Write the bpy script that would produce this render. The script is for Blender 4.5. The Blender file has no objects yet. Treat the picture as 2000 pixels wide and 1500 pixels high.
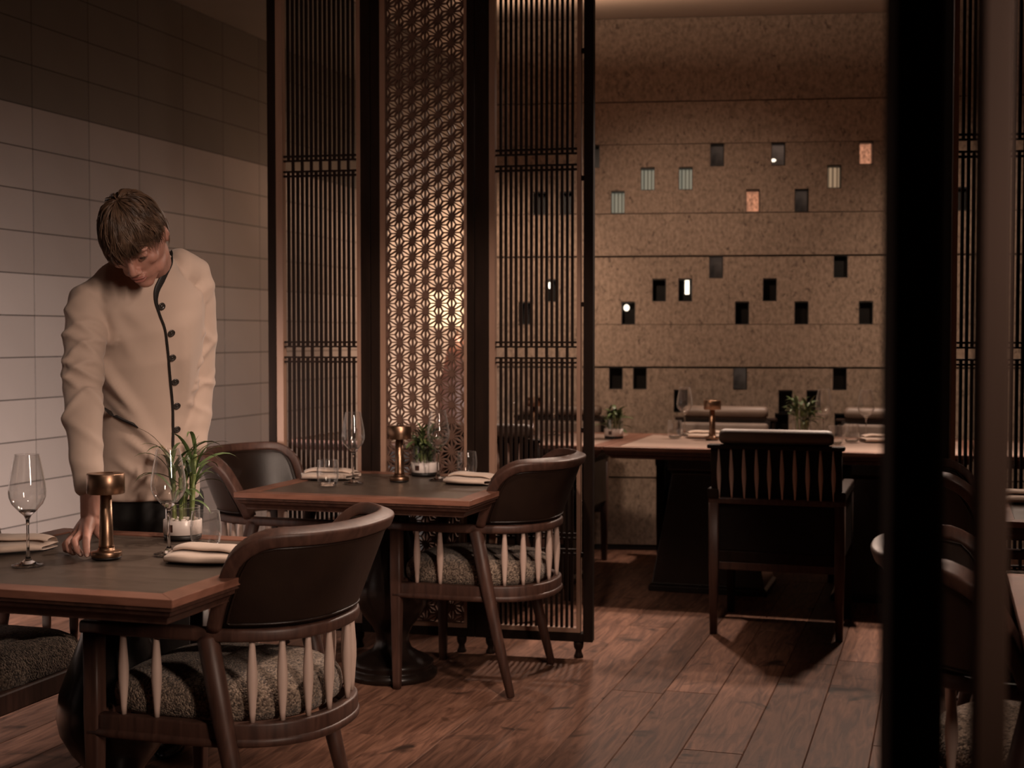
import bpy, bmesh, math, random
from mathutils import Vector, Matrix, noise
from mathutils.bvhtree import BVHTree
random.seed(7)
R = math.radians
sc = bpy.context.scene
col = sc.collection

# ------------------------------------------------------------------ camera, world, lights, exposure
F = 2707.0                      # focal length in pixels of the 2000x1500 frame
YAW, PITCH, CAMH = R(17.38), R(1.968), 1.30
cam_data = bpy.data.cameras.new('camera')
cam = bpy.data.objects.new('camera', cam_data)
col.objects.link(cam)
cam.location = (0, 0, CAMH)
cam.rotation_euler = (R(90) - PITCH, 0, YAW)
cam_data.sensor_width = 36.0
cam_data.lens = 36.0 * F / 2000.0
cam_data.clip_start = 0.05
cam_data.dof.use_dof = True
cam_data.dof.focus_distance = 3.9
cam_data.dof.aperture_fstop = 4.0
sc.camera = cam

w = bpy.data.worlds.new('world'); sc.world = w; w.use_nodes = True
w.node_tree.nodes['Background'].inputs[0].default_value = (1.0, 0.78, 0.62, 1)
w.node_tree.nodes['Background'].inputs[1].default_value = 0.008

sc.view_settings.view_transform = 'Standard'
sc.view_settings.look = 'None'
sc.view_settings.gamma = 1.0
sc.view_settings.use_curve_mapping = False
sc.view_settings.exposure = 0.0
sc.cycles.use_denoising = True
sc.cycles.sample_clamp_indirect = 3.0
sc.cycles.max_bounces = 8
sc.cycles.caustics_reflective = False
sc.cycles.caustics_refractive = False

def light(name, kind, loc, target, energy, colour, size=0.2, size_y=None, spot=60, blend=0.4):
    l = bpy.data.lights.new(name, kind)
    l.energy = energy; l.color = colour
    if kind == 'AREA':
        l.shape = 'RECTANGLE'; l.size = size; l.size_y = size_y or size
    else:
        l.shadow_soft_size = size
    if kind == 'SPOT':
        l.spot_size = R(spot); l.spot_blend = blend
    o = bpy.data.objects.new(name, l); col.objects.link(o)
    o.location = loc
    o.rotation_euler = (Vector(target) - Vector(loc)).to_track_quat('-Z', 'Y').to_euler()
    return o

WARM, AMBER, NEUT = (1.0, 0.75, 0.60), (1.0, 0.68, 0.48), (1.0, 0.84, 0.77)
light('left_softbox', 'AREA', (-3.2, 0.2, 1.1), (-4.45, 4.9, 0.22), 112, NEUT, 0.8, 0.8).data.spread = R(48)
light('tile_wall_spot', 'SPOT', (-3.1, 6.6, 3.1), (-4.2, 7.3, 1.0), 26, AMBER, 0.08, spot=50, blend=0.9)
light('key_spot', 'SPOT', (0.95, 1.9, 3.05), (-1.35, 3.75, 1.25), 275, WARM, 0.10, spot=30, blend=0.7)
light('strip_softbox', 'AREA', (1.15, 0.9, 2.2), (-1.75, 3.55, 1.05), 9, WARM, 0.25, 1.4).data.spread = R(54)
light('waiter_rim_spot', 'SPOT', (-0.75, 5.0, 3.15), (-1.25, 3.8, 1.5), 90, WARM, 0.06, spot=30, blend=0.6)
light('first_table_spot', 'SPOT', (-1.2, 1.3, 3.12), (-1.95, 2.7, 0.75), 28, WARM, 0.12, spot=40, blend=0.7)
light('table_spot', 'SPOT', (-0.9, 3.0, 3.1), (-1.85, 4.9, 0.6), 170, WARM, 0.06, spot=46, blend=0.5)
light('chair_spot', 'SPOT', (-0.9, 3.9, 3.15), (-1.5, 3.05, 0.5), 170, WARM, 0.05, spot=34, blend=0.5)
light('backlight_spot', 'SPOT', (-0.1, 8.0, 3.12), (-0.1, 4.4, 0.0), 380, WARM, 0.10, spot=66, blend=0.5)
light('backlight_spot', 'SPOT', (-1.9, 7.9, 3.12), (-1.3, 4.7, 0.0), 260, WARM, 0.08, spot=58, blend=0.5)
light('right_far_spot', 'SPOT', (0.7, 4.3, 3.15), (0.5, 4.8, 0.75), 45, WARM, 0.06, spot=34, blend=0.7)
light('floor_spot', 'SPOT', (0.3, 4.2, 3.15), (-0.6, 3.3, 0.0), 42, WARM, 0.08, spot=50, blend=0.7)
light('back_table_spot', 'SPOT', (-0.6, 7.6, 3.15), (-0.75, 7.2, 0.7), 230, WARM, 0.05, spot=62, blend=0.5)
light('stone_wall_spot', 'SPOT', (-1.9, 5.9, 2.6), (-1.4, 8.3, 1.35), 138, (1.0, 0.72, 0.53), 0.10, spot=62, blend=0.9)
light('stone_wall_spot', 'SPOT', (0.3, 6.2, 2.6), (0.4, 8.6, 1.3), 115, (1.0, 0.72, 0.53), 0.10, spot=62, blend=0.9)
light('stone_wall_spot', 'SPOT', (-2.5, 7.0, 2.5), (-2.55, 8.1, 1.4), 80, AMBER, 0.10, spot=70, blend=0.95)  # added, no fixture: stands in for floor lamp glow on the wall's left end
light('back_corner_fill', 'SPOT', (-3.2, 8.4, 2.9), (-3.72, 9.86, 1.35), 230, AMBER, 0.08, spot=62, blend=0.9)  # added spot, strengthens the floor lamp's glow on the plaster wall
light('ceiling_fill_uplight', 'AREA', (-1.2, 7.55, 3.02), (-1.2, 7.60, 3.3), 9, AMBER, 2.8, 0.2)  # added floating uplight without a fixture, brightens the ceiling by the stone wall
light('right_table_spot', 'SPOT', (-0.05, 3.05, 3.12), (0.12, 3.1, 0.48), 75, WARM, 0.05, spot=36, blend=0.5)

# ------------------------------------------------------------------ pixel to place helpers (rays of the real camera)
RT = Vector((math.cos(YAW), math.sin(YAW), 0))
FW = Vector((-math.sin(YAW), math.cos(YAW), 0))
FP = FW * math.cos(PITCH) - Vector((0, 0, math.sin(PITCH)))
UP = FW * math.sin(PITCH) + Vector((0, 0, math.cos(PITCH)))
CO = Vector((0, 0, CAMH))
def ray(x, y): return RT * ((x - 1000) / F) + UP * ((750 - y) / F) + FP
def P(x, y, d):
    r = ray(x, y); return CO + r * (d / r.dot(FW))
def Z(x, y, z):
    r = ray(x, y); return CO + r * ((z - CAMH) / r.z)
def on_line(x, p0, ang):
    """local x along a vertical plane through p0 turned by ang, seen at pixel column x"""
    r = ray(x, 657); u = (math.cos(ang), math.sin(ang))
    a, b, c, d_ = r.x, -u[0], r.y, -u[1]
    det = a * d_ - b * c
    t = (p0[0] * d_ - b * p0[1]) / det
    return ((r.x * t - p0[0]) * u[0] + (r.y * t - p0[1]) * u[1]), t * r.dot(FW)

# ------------------------------------------------------------------ object helpers
def tag(o, label=None, cat=None, group=None, kind=None):
    if label: o['label'] = label
    if cat: o['category'] = cat
    if group: o['group'] = group
    if kind: o['kind'] = kind
    return o
def empty(name, loc=(0, 0, 0), rz=0.0, label=None, cat=None, group=None, kind=None, parent=None):
    o = bpy.data.objects.new(name, None); col.objects.link(o)
    o.empty_display_size = 0.05
    o.location = loc; o.rotation_euler = (0, 0, rz)
    if parent: o.parent = parent
    return tag(o, label, cat, group, kind)
def kids(o): return [c for c in list(o.children)]
def copy_tree(o, parent=None):
    c = o.copy(); col.objects.link(c)
    if parent is not None: c.parent = parent
    for ch in kids(o): copy_tree(ch, c)
    return c

class MB:
    def __init__(s): s.v = []; s.f = []; s.sm = []
    def add(s, vs, fs, smooth=True):
        n = len(s.v); s.v += [tuple(p) for p in vs]
        s.f += [tuple(i + n for i in f) for f in fs]; s.sm += [smooth] * len(fs)
        return s
    def box(s, c, size, rz=0.0, M=None, smooth=False):
        x, y, z = size[0] / 2, size[1] / 2, size[2] / 2
        vs = [Vector((a, b, d)) for d in (-z, z) for b in (-y, y) for a in (-x, x)]
        m = M if M is not None else Matrix.Rotation(rz, 4, 'Z')
        vs = [m @ p + Vector(c) for p in vs]
        return s.add(vs, [(0, 2, 3, 1), (4, 5, 7, 6), (0, 1, 5, 4), (2, 6, 7, 3), (0, 4, 6, 2), (1, 3, 7, 5)], smooth)
    def tile(s, w_, h_, t, c=0.003):
        """chamfered slab: face towards +z, back at z=0, centred in x,y"""
        a, b = w_ / 2, h_ / 2
        vs = []
        for (dx, z) in ((0, 0), (0, t - c), (c, t)):
            vs += [(-a + dx, -b + dx, z), (a - dx, -b + dx, z), (a - dx, b - dx, z), (-a + dx, b - dx, z)]
        fs = [(3, 2, 1, 0), (8, 9, 10, 11)]
        for k in (0, 4):
            for i in range(4):
                j = (i + 1) % 4; fs.append((k + i, k + j, k + 4 + j, k + 4 + i))
        return s.add(vs, fs, False)
    def lathe(s, prof, n=32, c=(0, 0, 0), smooth=True):
        vs, fs = [], []
        rings = []
        for (r, z) in prof:
            if r < 1e-6:
                rings.append([len(vs)]); vs.append((c[0], c[1], c[2] + z))
            else:
                rings.append(list(range(len(vs), len(vs) + n)))
                vs += [(c[0] + r * math.cos(2 * math.pi * i / n), c[1] + r * math.sin(2 * math.pi * i / n), c[2] + z) for i in range(n)]
        for A, B in zip(rings, rings[1:]):
            for i in range(n):
                j = (i + 1) % n
                if len(A) == 1 and len(B) == 1: break
                if len(A) == 1: fs.append((A[0], B[j], B[i]))
                elif len(B) == 1: fs.append((A[i], A[j], B[0]))
                else: fs.append((A[i], A[j], B[j], B[i]))
        return s.add(vs, fs, smooth)
    def loft(s, rings, caps=True, smooth=True, closed=False):
        n = len(rings[0]); vs = [p for r in rings for p in r]; fs = []
        m = len(rings)
        for k in range(m if closed else m - 1):
            a, b = k * n, ((k + 1) % m) * n
            for i in range(n):
                j = (i + 1) % n; fs.append((a + i, a + j, b + j, b + i))
        if caps and not closed:
            fs.append(tuple(range(n))[::-1]); fs.append(tuple(range((m - 1) * n, m * n)))
        return s.add(vs, fs, smooth)
    def tube(s, pts, rad, n=10, flat=1.0, up=(0, 0, 1), cap=True):
        pts = [Vector(p) for p in pts]
        if not hasattr(rad, '__len__'): rad = [rad] * len(pts)
        rings = []; prev = None
        for i, p in enumerate(pts):
            t = (pts[min(i + 1, len(pts) - 1)] - pts[max(i - 1, 0)]).normalized()
            if prev is None:
                u = Vector(up)
                if abs(u.dot(t)) > 0.95: u = Vector((0, 1, 0)) if abs(t.y) < 0.9 else Vector((1, 0, 0))
                a = (u - t * u.dot(t)).normalized()
            else:
                a = (prev - t * prev.dot(t)).normalized()
            prev = a; b = t.cross(a)
            rings.append([p + a * (rad[i] * math.cos(2 * math.pi * k / n)) + b * (rad[i] * flat * math.sin(2 * math.pi * k / n)) for k in range(n)])
        if cap:
            r0 = [pts[0] + (q - pts[0]) * 0.02 - (pts[1] - pts[0]).normalized() * rad[0] * 0.45 for q in rings[0]]
            r1 = [pts[-1] + (q - pts[-1]) * 0.02 + (pts[-1] - pts[-2]).normalized() * rad[-1] * 0.45 for q in rings[-1]]
            h0 = [pts[0] + (q - pts[0]) * 0.75 - (pts[1] - pts[0]).normalized() * rad[0] * 0.3 for q in rings[0]]
            h1 = [pts[-1] + (q - pts[-1]) * 0.75 + (pts[-1] - pts[-2]).normalized() * rad[-1] * 0.3 for q in rings[-1]]
            rings = [r0, h0] + rings + [h1, r1]
        return s.loft(rings)
    def sweep(s, pts, nrm, sec, closed=False):
        """section points (u along normal, v along binormal)"""
        pts = [Vector(p) for p in pts]; rings = []; m = len(pts)
        for i, p in enumerate(pts):
            a = pts[(i - 1) % m] if (closed or i) else pts[0]
            b = pts[(i + 1) % m] if (closed or i < m - 1) else pts[-1]
            t = (b - a).normalized(); n = Vector(nrm[i]); n = (n - t * n.dot(t)).normalized(); bb = t.cross(n)
            rings.append([p + n * u + bb * v for (u, v) in sec])
        return s.loft(rings, closed=closed)
    def ellipsoid(s, c, r, M=None, n=16, m=10):
        rings = []
        for k in range(m + 1):
            th = math.pi * k / m; th = min(max(th, 0.02), math.pi - 0.02)
            rings.append([Vector((r[0] * math.sin(th) * math.cos(2 * math.pi * i / n), r[1] * math.sin(th) * math.sin(2 * math.pi * i / n), -r[2] * math.cos(th))) for i in range(n)])
        if M is not None: rings = [[M @ q for q in rr] for rr in rings]
        rings = [[q + Vector(c) for q in rr] for rr in rings]
        return s.loft(rings)
    def mesh(s, name):
        me = bpy.data.meshes.new(name); me.from_pydata(s.v, [], s.f)
        me.polygons.foreach_set('use_smooth', s.sm); me.update()
        return me
    def build(s, name, mat, parent=None, bevel=0.0, seg=2, loc=None, label=None, fix=True):
        me = s.mesh(name)
        if fix:
            bm = bmesh.new(); bm.from_mesh(me); bmesh.ops.recalc_face_normals(bm, faces=bm.faces); bm.to_mesh(me); bm.free()
        if mat: me.materials.append(mat)
        return link(name, me, parent, bevel, seg, loc, label)
def link(name, me, parent=None, bevel=0.0, seg=2, loc=None, label=None):
    o = bpy.data.objects.new(name, me); col.objects.link(o)
    if parent: o.parent = parent
    if loc is not None: o.location = loc
    if bevel:
        b = o.modifiers.new('bevel', 'BEVEL'); b.width = bevel; b.segments = seg; b.limit_method = 'ANGLE'; b.angle_limit = R(40)
    if label: o['label'] = label
    return o
def rrect(a, b, r=0.3, n=3):
    """rounded rectangle section, half sizes a,b"""
    c = min(a, b) * r; pts = []
    for (sx, sy, a0) in ((1, 1, 0), (-1, 1, 90), (-1, -1, 180), (1, -1, 270)):
        for k in range(n + 1):
            t = R(a0 + 90 * k / n); pts.append((sx * (a - c) + c * math.cos(t), sy * (b - c) + c * math.sin(t)))
    return pts

# ------------------------------------------------------------------ materials
def mat(name, c1, c2=None, rough=0.5, metal=0.0, scale=6.0, stretch=(1, 1, 1), bump=0.0, bscale=None, rand=0.0, spec=0.5,
        detail=5.0, distort=0.0, voronoi=False, emit=0.0, coat=0.0, sheen=0.0, vein=None, rough_var=0.0, offs=False):
    m = bpy.data.materials.new(name); m.use_nodes = True
    nt = m.node_tree; N = nt.nodes; L = nt.links; b = N['Principled BSDF']
    b.inputs['Roughness'].default_value = rough; b.inputs['Metallic'].default_value = metal
    b.inputs['Specular IOR Level'].default_value = spec
    if coat: b.inputs['Coat Weight'].default_value = coat; b.inputs['Coat Roughness'].default_value = 0.2
    if sheen: b.inputs['Sheen Weight'].default_value = sheen; b.inputs['Sheen Roughness'].default_value = 0.5
    c2 = c2 or tuple(x * 0.8 for x in c1)
    tc = N.new('ShaderNodeTexCoord'); mp = N.new('ShaderNodeMapping'); mp.inputs['Scale'].default_value = stretch
    vec = tc.outputs['Object']
    oi = N.new('ShaderNodeObjectInfo')
    if offs:
        ad = N.new('ShaderNodeVectorMath'); ad.operation = 'MULTIPLY_ADD'
        cb = N.new('ShaderNodeCombineXYZ')
        for k in range(3): L.new(oi.outputs['Random'], cb.inputs[k])
        L.new(cb.outputs[0], ad.inputs[0]); ad.inputs[1].default_value = (37.0, 53.0, 11.0); L.new(vec, ad.inputs[2]); vec = ad.outputs[0]
    L.new(vec, mp.inputs['Vector'])
    if voronoi:
        t = N.new('ShaderNodeTexVoronoi'); t.inputs['Scale'].default_value = scale; fac = t.outputs['Color']
        sep = N.new('ShaderNodeSeparateColor'); L.new(fac, sep.inputs[0]); fac = sep.outputs[0]
    else:
        t = N.new('ShaderNodeTexNoise'); t.inputs['Scale'].default_value = scale; t.inputs['Detail'].default_value = detail
        t.inputs['Distortion'].default_value = distort; fac = t.outputs['Fac']
    L.new(mp.outputs[0], t.inputs['Vector'])
    cr = N.new('ShaderNodeValToRGB'); e = cr.color_ramp.elements
    e[0].position, e[1].position = (0.05, 0.95) if voronoi else (0.32, 0.68)
    e[0].color = (*c2, 1); e[1].color = (*c1, 1)
    L.new(fac, cr.inputs[0]); out = cr.outputs[0]
    if vein:
        n2 = N.new('ShaderNodeTexNoise'); n2.inputs['Scale'].default_value = vein[1]; n2.inputs['Detail'].default_value = 3
        n2.inputs['Distortion'].default_value = 1.2
        L.new(mp.outputs[0] if len(vein) < 4 else vec, n2.inputs['Vector'])
        r2 = N.new('ShaderNodeValToRGB'); r2.color_ramp.elements[0].position = vein[2]; r2.color_ramp.elements[1].position = vein[2] + 0.12
        r2.color_ramp.elements[0].color = (0, 0, 0, 1); r2.color_ramp.elements[1].color = (1, 1, 1, 1)
        L.new(n2.outputs['Fac'], r2.inputs[0])
        mx = N.new('ShaderNodeMix'); mx.data_type = 'RGBA'
        L.new(r2.outputs[0], mx.inputs['Factor']); L.new(out, mx.inputs[6]); mx.inputs[7].default_value = (*vein[0], 1); out = mx.outputs[2]
    if rand:
        mr = N.new('ShaderNodeMapRange'); mr.inputs[3].default_value = 1 - rand; mr.inputs[4].default_value = 1 + rand
        L.new(oi.outputs['Random'], mr.inputs[0])
        hs = N.new('ShaderNodeHueSaturation'); L.new(mr.outputs[0], hs.inputs['Value']); L.new(out, hs.inputs['Color']); out = hs.outputs[0]
    L.new(out, b.inputs['Base Color'])
    if emit:
        L.new(out, b.inputs['Emission Color']); b.inputs['Emission Strength'].default_value = emit
    if rough_var:
        mr = N.new('ShaderNodeMapRange'); mr.inputs[3].default_value = rough - rough_var; mr.inputs[4].default_value = rough + rough_var
        L.new(fac, mr.inputs[0]); L.new(mr.outputs[0], b.inputs['Roughness'])
    if bump:
        bn = N.new('ShaderNodeBump'); bn.inputs['Strength'].default_value = bump; bn.inputs['Distance'].default_value = 0.004
        if voronoi and not bscale:
            L.new(t.outputs['Distance'], bn.inputs['Height']); bn.invert = True
        else:
            n3 = N.new('ShaderNodeTexNoise'); n3.inputs['Scale'].default_value = bscale or scale * 3; n3.inputs['Detail'].default_value = 6
            L.new(mp.outputs[0], n3.inputs['Vector']); L.new(n3.outputs['Fac'], bn.inputs['Height'])
        L.new(bn.outputs[0], b.inputs['Normal'])
    return m
def glass_mat(name, tint=(1, 1, 1), rough=0.0):
    m = bpy.data.materials.new(name); m.use_nodes = True
    b = m.node_tree.nodes['Principled BSDF']
    b.inputs['Transmission Weight'].default_value = 1.0; b.inputs['Roughness'].default_value = rough
    b.inputs['IOR'].default_value = 1.45; b.inputs['Base Color'].default_value = (*tint, 1)
    return m
MT = {}
MT['walnut'] = mat('walnut', (0.080, 0.038, 0.027), (0.040, 0.019, 0.014), rough=0.46, spec=0.36, scale=5, stretch=(9, 9, 1.2), bump=0.06, distort=0.6)
MT['walnut_edge'] = mat('walnut_edge', (0.26, 0.118, 0.080), (0.145, 0.062, 0.041), rough=0.36, scale=4, stretch=(2, 2, 8), distort=0.5, spec=0.6)
MT['pale_wood'] = mat('pale_wood', (0.56, 0.42, 0.355), (0.46, 0.335, 0.28), rough=0.5, scale=5, stretch=(8, 8, 1))
MT['black_wood'] = mat('black_wood', (0.020, 0.0105, 0.007), (0.012, 0.0065, 0.0045), rough=0.6, spec=0.10, scale=5, stretch=(6, 6, 1))
MT['dark_gloss'] = mat('dark_gloss', (0.014, 0.009, 0.007), (0.008, 0.005, 0.004), rough=0.27, spec=0.35, scale=5, stretch=(4, 4, 1))
MT['trim_wood'] = mat('trim_wood', (0.36, 0.215, 0.15), (0.28, 0.16, 0.11), rough=0.5, scale=5, stretch=(6, 6, .6))
MT['fret_wood'] = mat('fret_wood', (0.15, 0.086, 0.063), (0.12, 0.068, 0.05), rough=0.75, spec=0.12, scale=6, stretch=(5, 5, 1))
MT['leather'] = mat('leather', (0.017, 0.009, 0.006), (0.011, 0.006, 0.0045), rough=0.40, scale=10, bump=0.12, bscale=260, spec=0.38, rough_var=0.05)
MT['taupe_leather'] = mat('taupe_leather', (0.16, 0.115, 0.09), (0.12, 0.085, 0.066), rough=0.5, scale=10, bump=0.1, bscale=200)
MT['table_leather'] = mat('table_leather', (0.10, 0.074, 0.058), (0.066, 0.049, 0.038), rough=0.36, scale=7, stretch=(1, 4, 1), bump=0.10, bscale=120, rough_var=0.07, spec=0.6)
MT['tweed'] = mat('tweed', (0.30, 0.225, 0.17), (0.05, 0.035, 0.028), rough=0.95, scale=210, voronoi=True, bump=0.9, sheen=0.15, spec=0.2)
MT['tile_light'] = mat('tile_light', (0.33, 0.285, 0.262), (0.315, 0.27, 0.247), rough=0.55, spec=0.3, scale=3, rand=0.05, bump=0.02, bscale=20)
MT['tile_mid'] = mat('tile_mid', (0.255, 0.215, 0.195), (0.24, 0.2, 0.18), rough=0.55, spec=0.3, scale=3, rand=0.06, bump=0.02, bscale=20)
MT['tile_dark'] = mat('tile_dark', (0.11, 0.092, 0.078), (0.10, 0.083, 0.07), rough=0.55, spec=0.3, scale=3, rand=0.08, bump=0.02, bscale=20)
MT['grout'] = mat('grout', (0.018, 0.011, 0.008), rough=0.9, scale=20)
MT['plaster'] = mat('plaster', (0.52, 0.42, 0.33), (0.47, 0.375, 0.295), rough=0.9, scale=2.5, bump=0.1, bscale=40)
MT['ceiling'] = mat('ceiling', (0.34, 0.26, 0.205), (0.31, 0.24, 0.19), rough=0.95, scale=2)
MT['shaded_ceiling'] = mat('shaded_ceiling', (0.10, 0.075, 0.06), (0.085, 0.065, 0.05), rough=0.9, scale=2)
MT['stone'] = mat('stone', (0.33, 0.245, 0.188), (0.185, 0.134, 0.102), rough=0.9, scale=46, stretch=(1.2, 1, 0.8), detail=9, bump=0.6, bscale=38, rand=0.06, vein=((0.11, 0.078, 0.06), 34, 0.585), offs=True)
MT['stone_seam'] = mat('stone_seam', (0.05, 0.035, 0.027), rough=0.9, scale=20)
MT['void'] = mat('void', (0.008, 0.006, 0.005), rough=0.5, scale=3)
MT['plank'] = mat('plank', (0.205, 0.103, 0.068), (0.078, 0.037, 0.025), rough=0.62, scale=3.2, stretch=(10, 1.1, 10), bump=0.12, bscale=9, rand=0.32, distort=1.6, vein=((0.03, 0.016, 0.011), 4.5, 0.62, 1), offs=True, rough_var=0.06, spec=0.13)
MT['plank_seam'] = mat('plank_seam', (0.03, 0.016, 0.011), rough=0.8)
MT['bronze'] = mat('bronze', (0.30, 0.185, 0.122), (0.27, 0.165, 0.108), rough=0.34, metal=1.0, scale=60, stretch=(1, 1, 12), bump=0.02)
MT['linen'] = mat('linen', (0.62, 0.49, 0.405), (0.57, 0.445, 0.365), rough=0.95, scale=30, bump=0.15, bscale=500, sheen=0.2)
MT['ceramic'] = mat('ceramic', (0.74, 0.66, 0.62), (0.71, 0.63, 0.59), rough=0.25, scale=3)
MT['pebble'] = mat('pebble', (0.75, 0.68, 0.62), (0.62, 0.55, 0.5), rough=0.6, scale=30)
MT['stalk'] = mat('stalk', (0.20, 0.25, 0.08), (0.12, 0.15, 0.05), rough=0.45, scale=20, stretch=(1, 1, 3))
MT['leaf'] = mat('leaf', (0.11, 0.155, 0.055), (0.05, 0.08, 0.03), rough=0.42, scale=14, rand=0.35)
MT['leaf_dry'] = mat('leaf_dry', (0.34, 0.24, 0.12), (0.16, 0.15, 0.06), rough=0.5, scale=14, rand=0.2)
MT['label_brown'] = mat('label_brown', (0.06, 0.025, 0.018), rough=0.5)
MT['glass'] = glass_mat('glass')
def thin_glass(name):
    m = bpy.data.materials.new(name); m.use_nodes = True; nt = m.node_tree; N = nt.nodes; L = nt.links
    N.remove(N['Principled BSDF'])
    tr = N.new('ShaderNodeBsdfTransparent'); tr.inputs[0].default_value = (0.97, 0.96, 0.95, 1)
    gl = N.new('ShaderNodeBsdfGlossy'); gl.inputs['Roughness'].default_value = 0.03
    fr = N.new('ShaderNodeLayerWeight'); pw = N.new('ShaderNodeMath'); pw.operation = 'POWER'; pw.inputs[1].default_value = 1.9
    mr = N.new('ShaderNodeMath'); mr.operation = 'MULTIPLY_ADD'; mr.inputs[1].default_value = 0.95; mr.inputs[2].default_value = 0.10; mr.use_clamp = True
    mx = N.new('ShaderNodeMixShader'); L.new(fr.outputs['Facing'], pw.inputs[0]); L.new(pw.outputs[0], mr.inputs[0]); L.new(mr.outputs[0], mx.inputs[0])
    L.new(tr.outputs[0], mx.inputs[1]); L.new(gl.outputs[0], mx.inputs[2]); df = N.new('ShaderNodeBsdfDiffuse'); df.inputs[0].default_value = (0.9, 0.88, 0.86, 1)
    p3 = N.new('ShaderNodeMath'); p3.operation = 'POWER'; p3.inputs[1].default_value = 3.5; L.new(fr.outputs['Facing'], p3.inputs[0])
    m3 = N.new('ShaderNodeMath'); m3.operation = 'MULTIPLY_ADD'; m3.inputs[1].default_value = 0.42; m3.inputs[2].default_value = 0.008; L.new(p3.outputs[0], m3.inputs[0])  # pale diffuse at grazing edges, painted in for the glass's bright outlines
    m2 = N.new('ShaderNodeMixShader'); L.new(m3.outputs[0], m2.inputs[0]); L.new(mx.outputs[0], m2.inputs[1]); L.new(df.outputs[0], m2.inputs[2])
    L.new(m2.outputs[0], N['Material Output'].inputs[0])
    return m
MT['thin_glass'] = thin_glass('thin_glass')
MT['upright'] = mat('upright', (0.20, 0.115, 0.083), (0.15, 0.085, 0.06), rough=0.5, scale=5, stretch=(6, 6, .6))
MT['jacket'] = mat('jacket', (0.53, 0.405, 0.335), (0.495, 0.375, 0.31), rough=0.75, scale=4, bump=0.05, bscale=700, sheen=0.25, spec=0.3)
MT['piping'] = mat('piping', (0.012, 0.009, 0.008), rough=0.6)
MT['trousers'] = mat('trousers', (0.010, 0.009, 0.008), (0.007, 0.006, 0.006), rough=0.8, scale=30)
MT['shoe'] = mat('shoe', (0.012, 0.009, 0.008), rough=0.25)
MT['skin'] = mat('skin', (0.50, 0.26, 0.20), (0.44, 0.215, 0.165), rough=0.5, scale=22, bump=0.05, bscale=240)
MT['skin'].node_tree.nodes['Principled BSDF'].inputs['Subsurface Weight'].default_value = 0.12
MT['skin'].node_tree.nodes['Principled BSDF'].inputs['Subsurface Radius'].default_value = (0.012, 0.005, 0.003)
MT['lip'] = mat('lip', (0.40, 0.16, 0.13), rough=0.4)
MT['nail'] = mat('nail', (0.58, 0.36, 0.29), rough=0.3)
MT['hair'] = mat('hair', (0.175, 0.105, 0.067), (0.06, 0.035, 0.023), rough=0.36, scale=30, stretch=(1, 1, 1), spec=0.5)
MT['eye'] = mat('eye', (0.08, 0.05, 0.04), rough=0.15)
MT['red_wood'] = mat('red_wood', (0.12, 0.045, 0.03), (0.07, 0.026, 0.018), rough=0.4, scale=5, stretch=(6, 6, 1))
MT['shaded_dark_hide'] = mat('shaded_dark_hide', (0.012, 0.008, 0.006), (0.008, 0.005, 0.004), rough=0.7, spec=0.15, scale=10)  # dark hide, deepened by the shade at the armchair's back
# ------------------------------------------------------------------ the room
def struct(name, mb, m, parent=None, **k):
    o = mb.build(name, m, parent, **k)
    if parent is None: o['kind'] = 'structure'
    return o
CEIL = 3.21
floor = struct('floor', MB().box((0.5, 3.43, -0.04), (10.2, 13.2, 0.05)), MT['plank_seam'])
ceiling = struct('ceiling', MB().box((0.5, 3.43, CEIL + 0.1), (10.2, 13.2, 0.2)), MT['ceiling'])
struct('ceiling_left_shade', MB().box((-3.72, 3.43, CEIL - 0.005), (0.96, 12.9, 0.01)), MT['shaded_ceiling'])  # added thin dark sheet: the unlit left ceiling's shade put into its colour
# floorboards, each one a piece
PW = 0.19
x = -4.2; k = 0
rngf = random.Random(3)
while x < 1.95:
    y = 2.0 - rngf.uniform(0, 1.2)
    while y < 9.8:
        ln = rngf.uniform(1.25, 2.3)
        y1 = min(y + ln, 9.86)
        if y1 - y > 0.15 and y1 > 2.4:
            mb = MB().tile(PW - 0.0008, y1 - y - 0.0008, 0.0155, 0.0026)
            mb.build('plank', MT['plank'], floor, loc=(x + PW / 2, (y + y1) / 2, -0.0155), fix=False)
        y = y1
    x += PW

# glazed tile wall on the left: rows of 0.2 m, 0.4615 m long
wl = struct('wall_left', MB().box((-4.2 - 0.0803, 3.3, CEIL / 2), (0.1600, 12.9, CEIL)), MT['grout'])
TH, TW, TT = 0.2, 0.4615, 0.012
tm = MB().tile(TW - 0.005, TH - 0.005, TT, 0.0001)
tm.v = [(c, a, b) for (a, b, c) in tm.v]
tile_me = {}
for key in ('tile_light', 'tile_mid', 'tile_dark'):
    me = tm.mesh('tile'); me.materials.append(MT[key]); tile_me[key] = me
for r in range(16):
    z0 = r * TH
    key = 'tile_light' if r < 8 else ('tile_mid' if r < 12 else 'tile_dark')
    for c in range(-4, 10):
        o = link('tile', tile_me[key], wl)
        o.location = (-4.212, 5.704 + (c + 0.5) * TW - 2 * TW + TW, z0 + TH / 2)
# far plaster wall beyond the screens, right wall, wall behind the camera
struct('wall_far', MB().box((0.4, 9.96, CEIL / 2), (9.6, 0.2, CEIL)), MT['plaster'])
struct('wall_right', MB().box((5.1, 3.3, CEIL / 2), (0.2, 12.9, CEIL)), MT['plaster'])
struct('wall_front', MB().box((0.4, -3.1, CEIL / 2), (9.6, 0.2, CEIL)), MT['plaster'])

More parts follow.
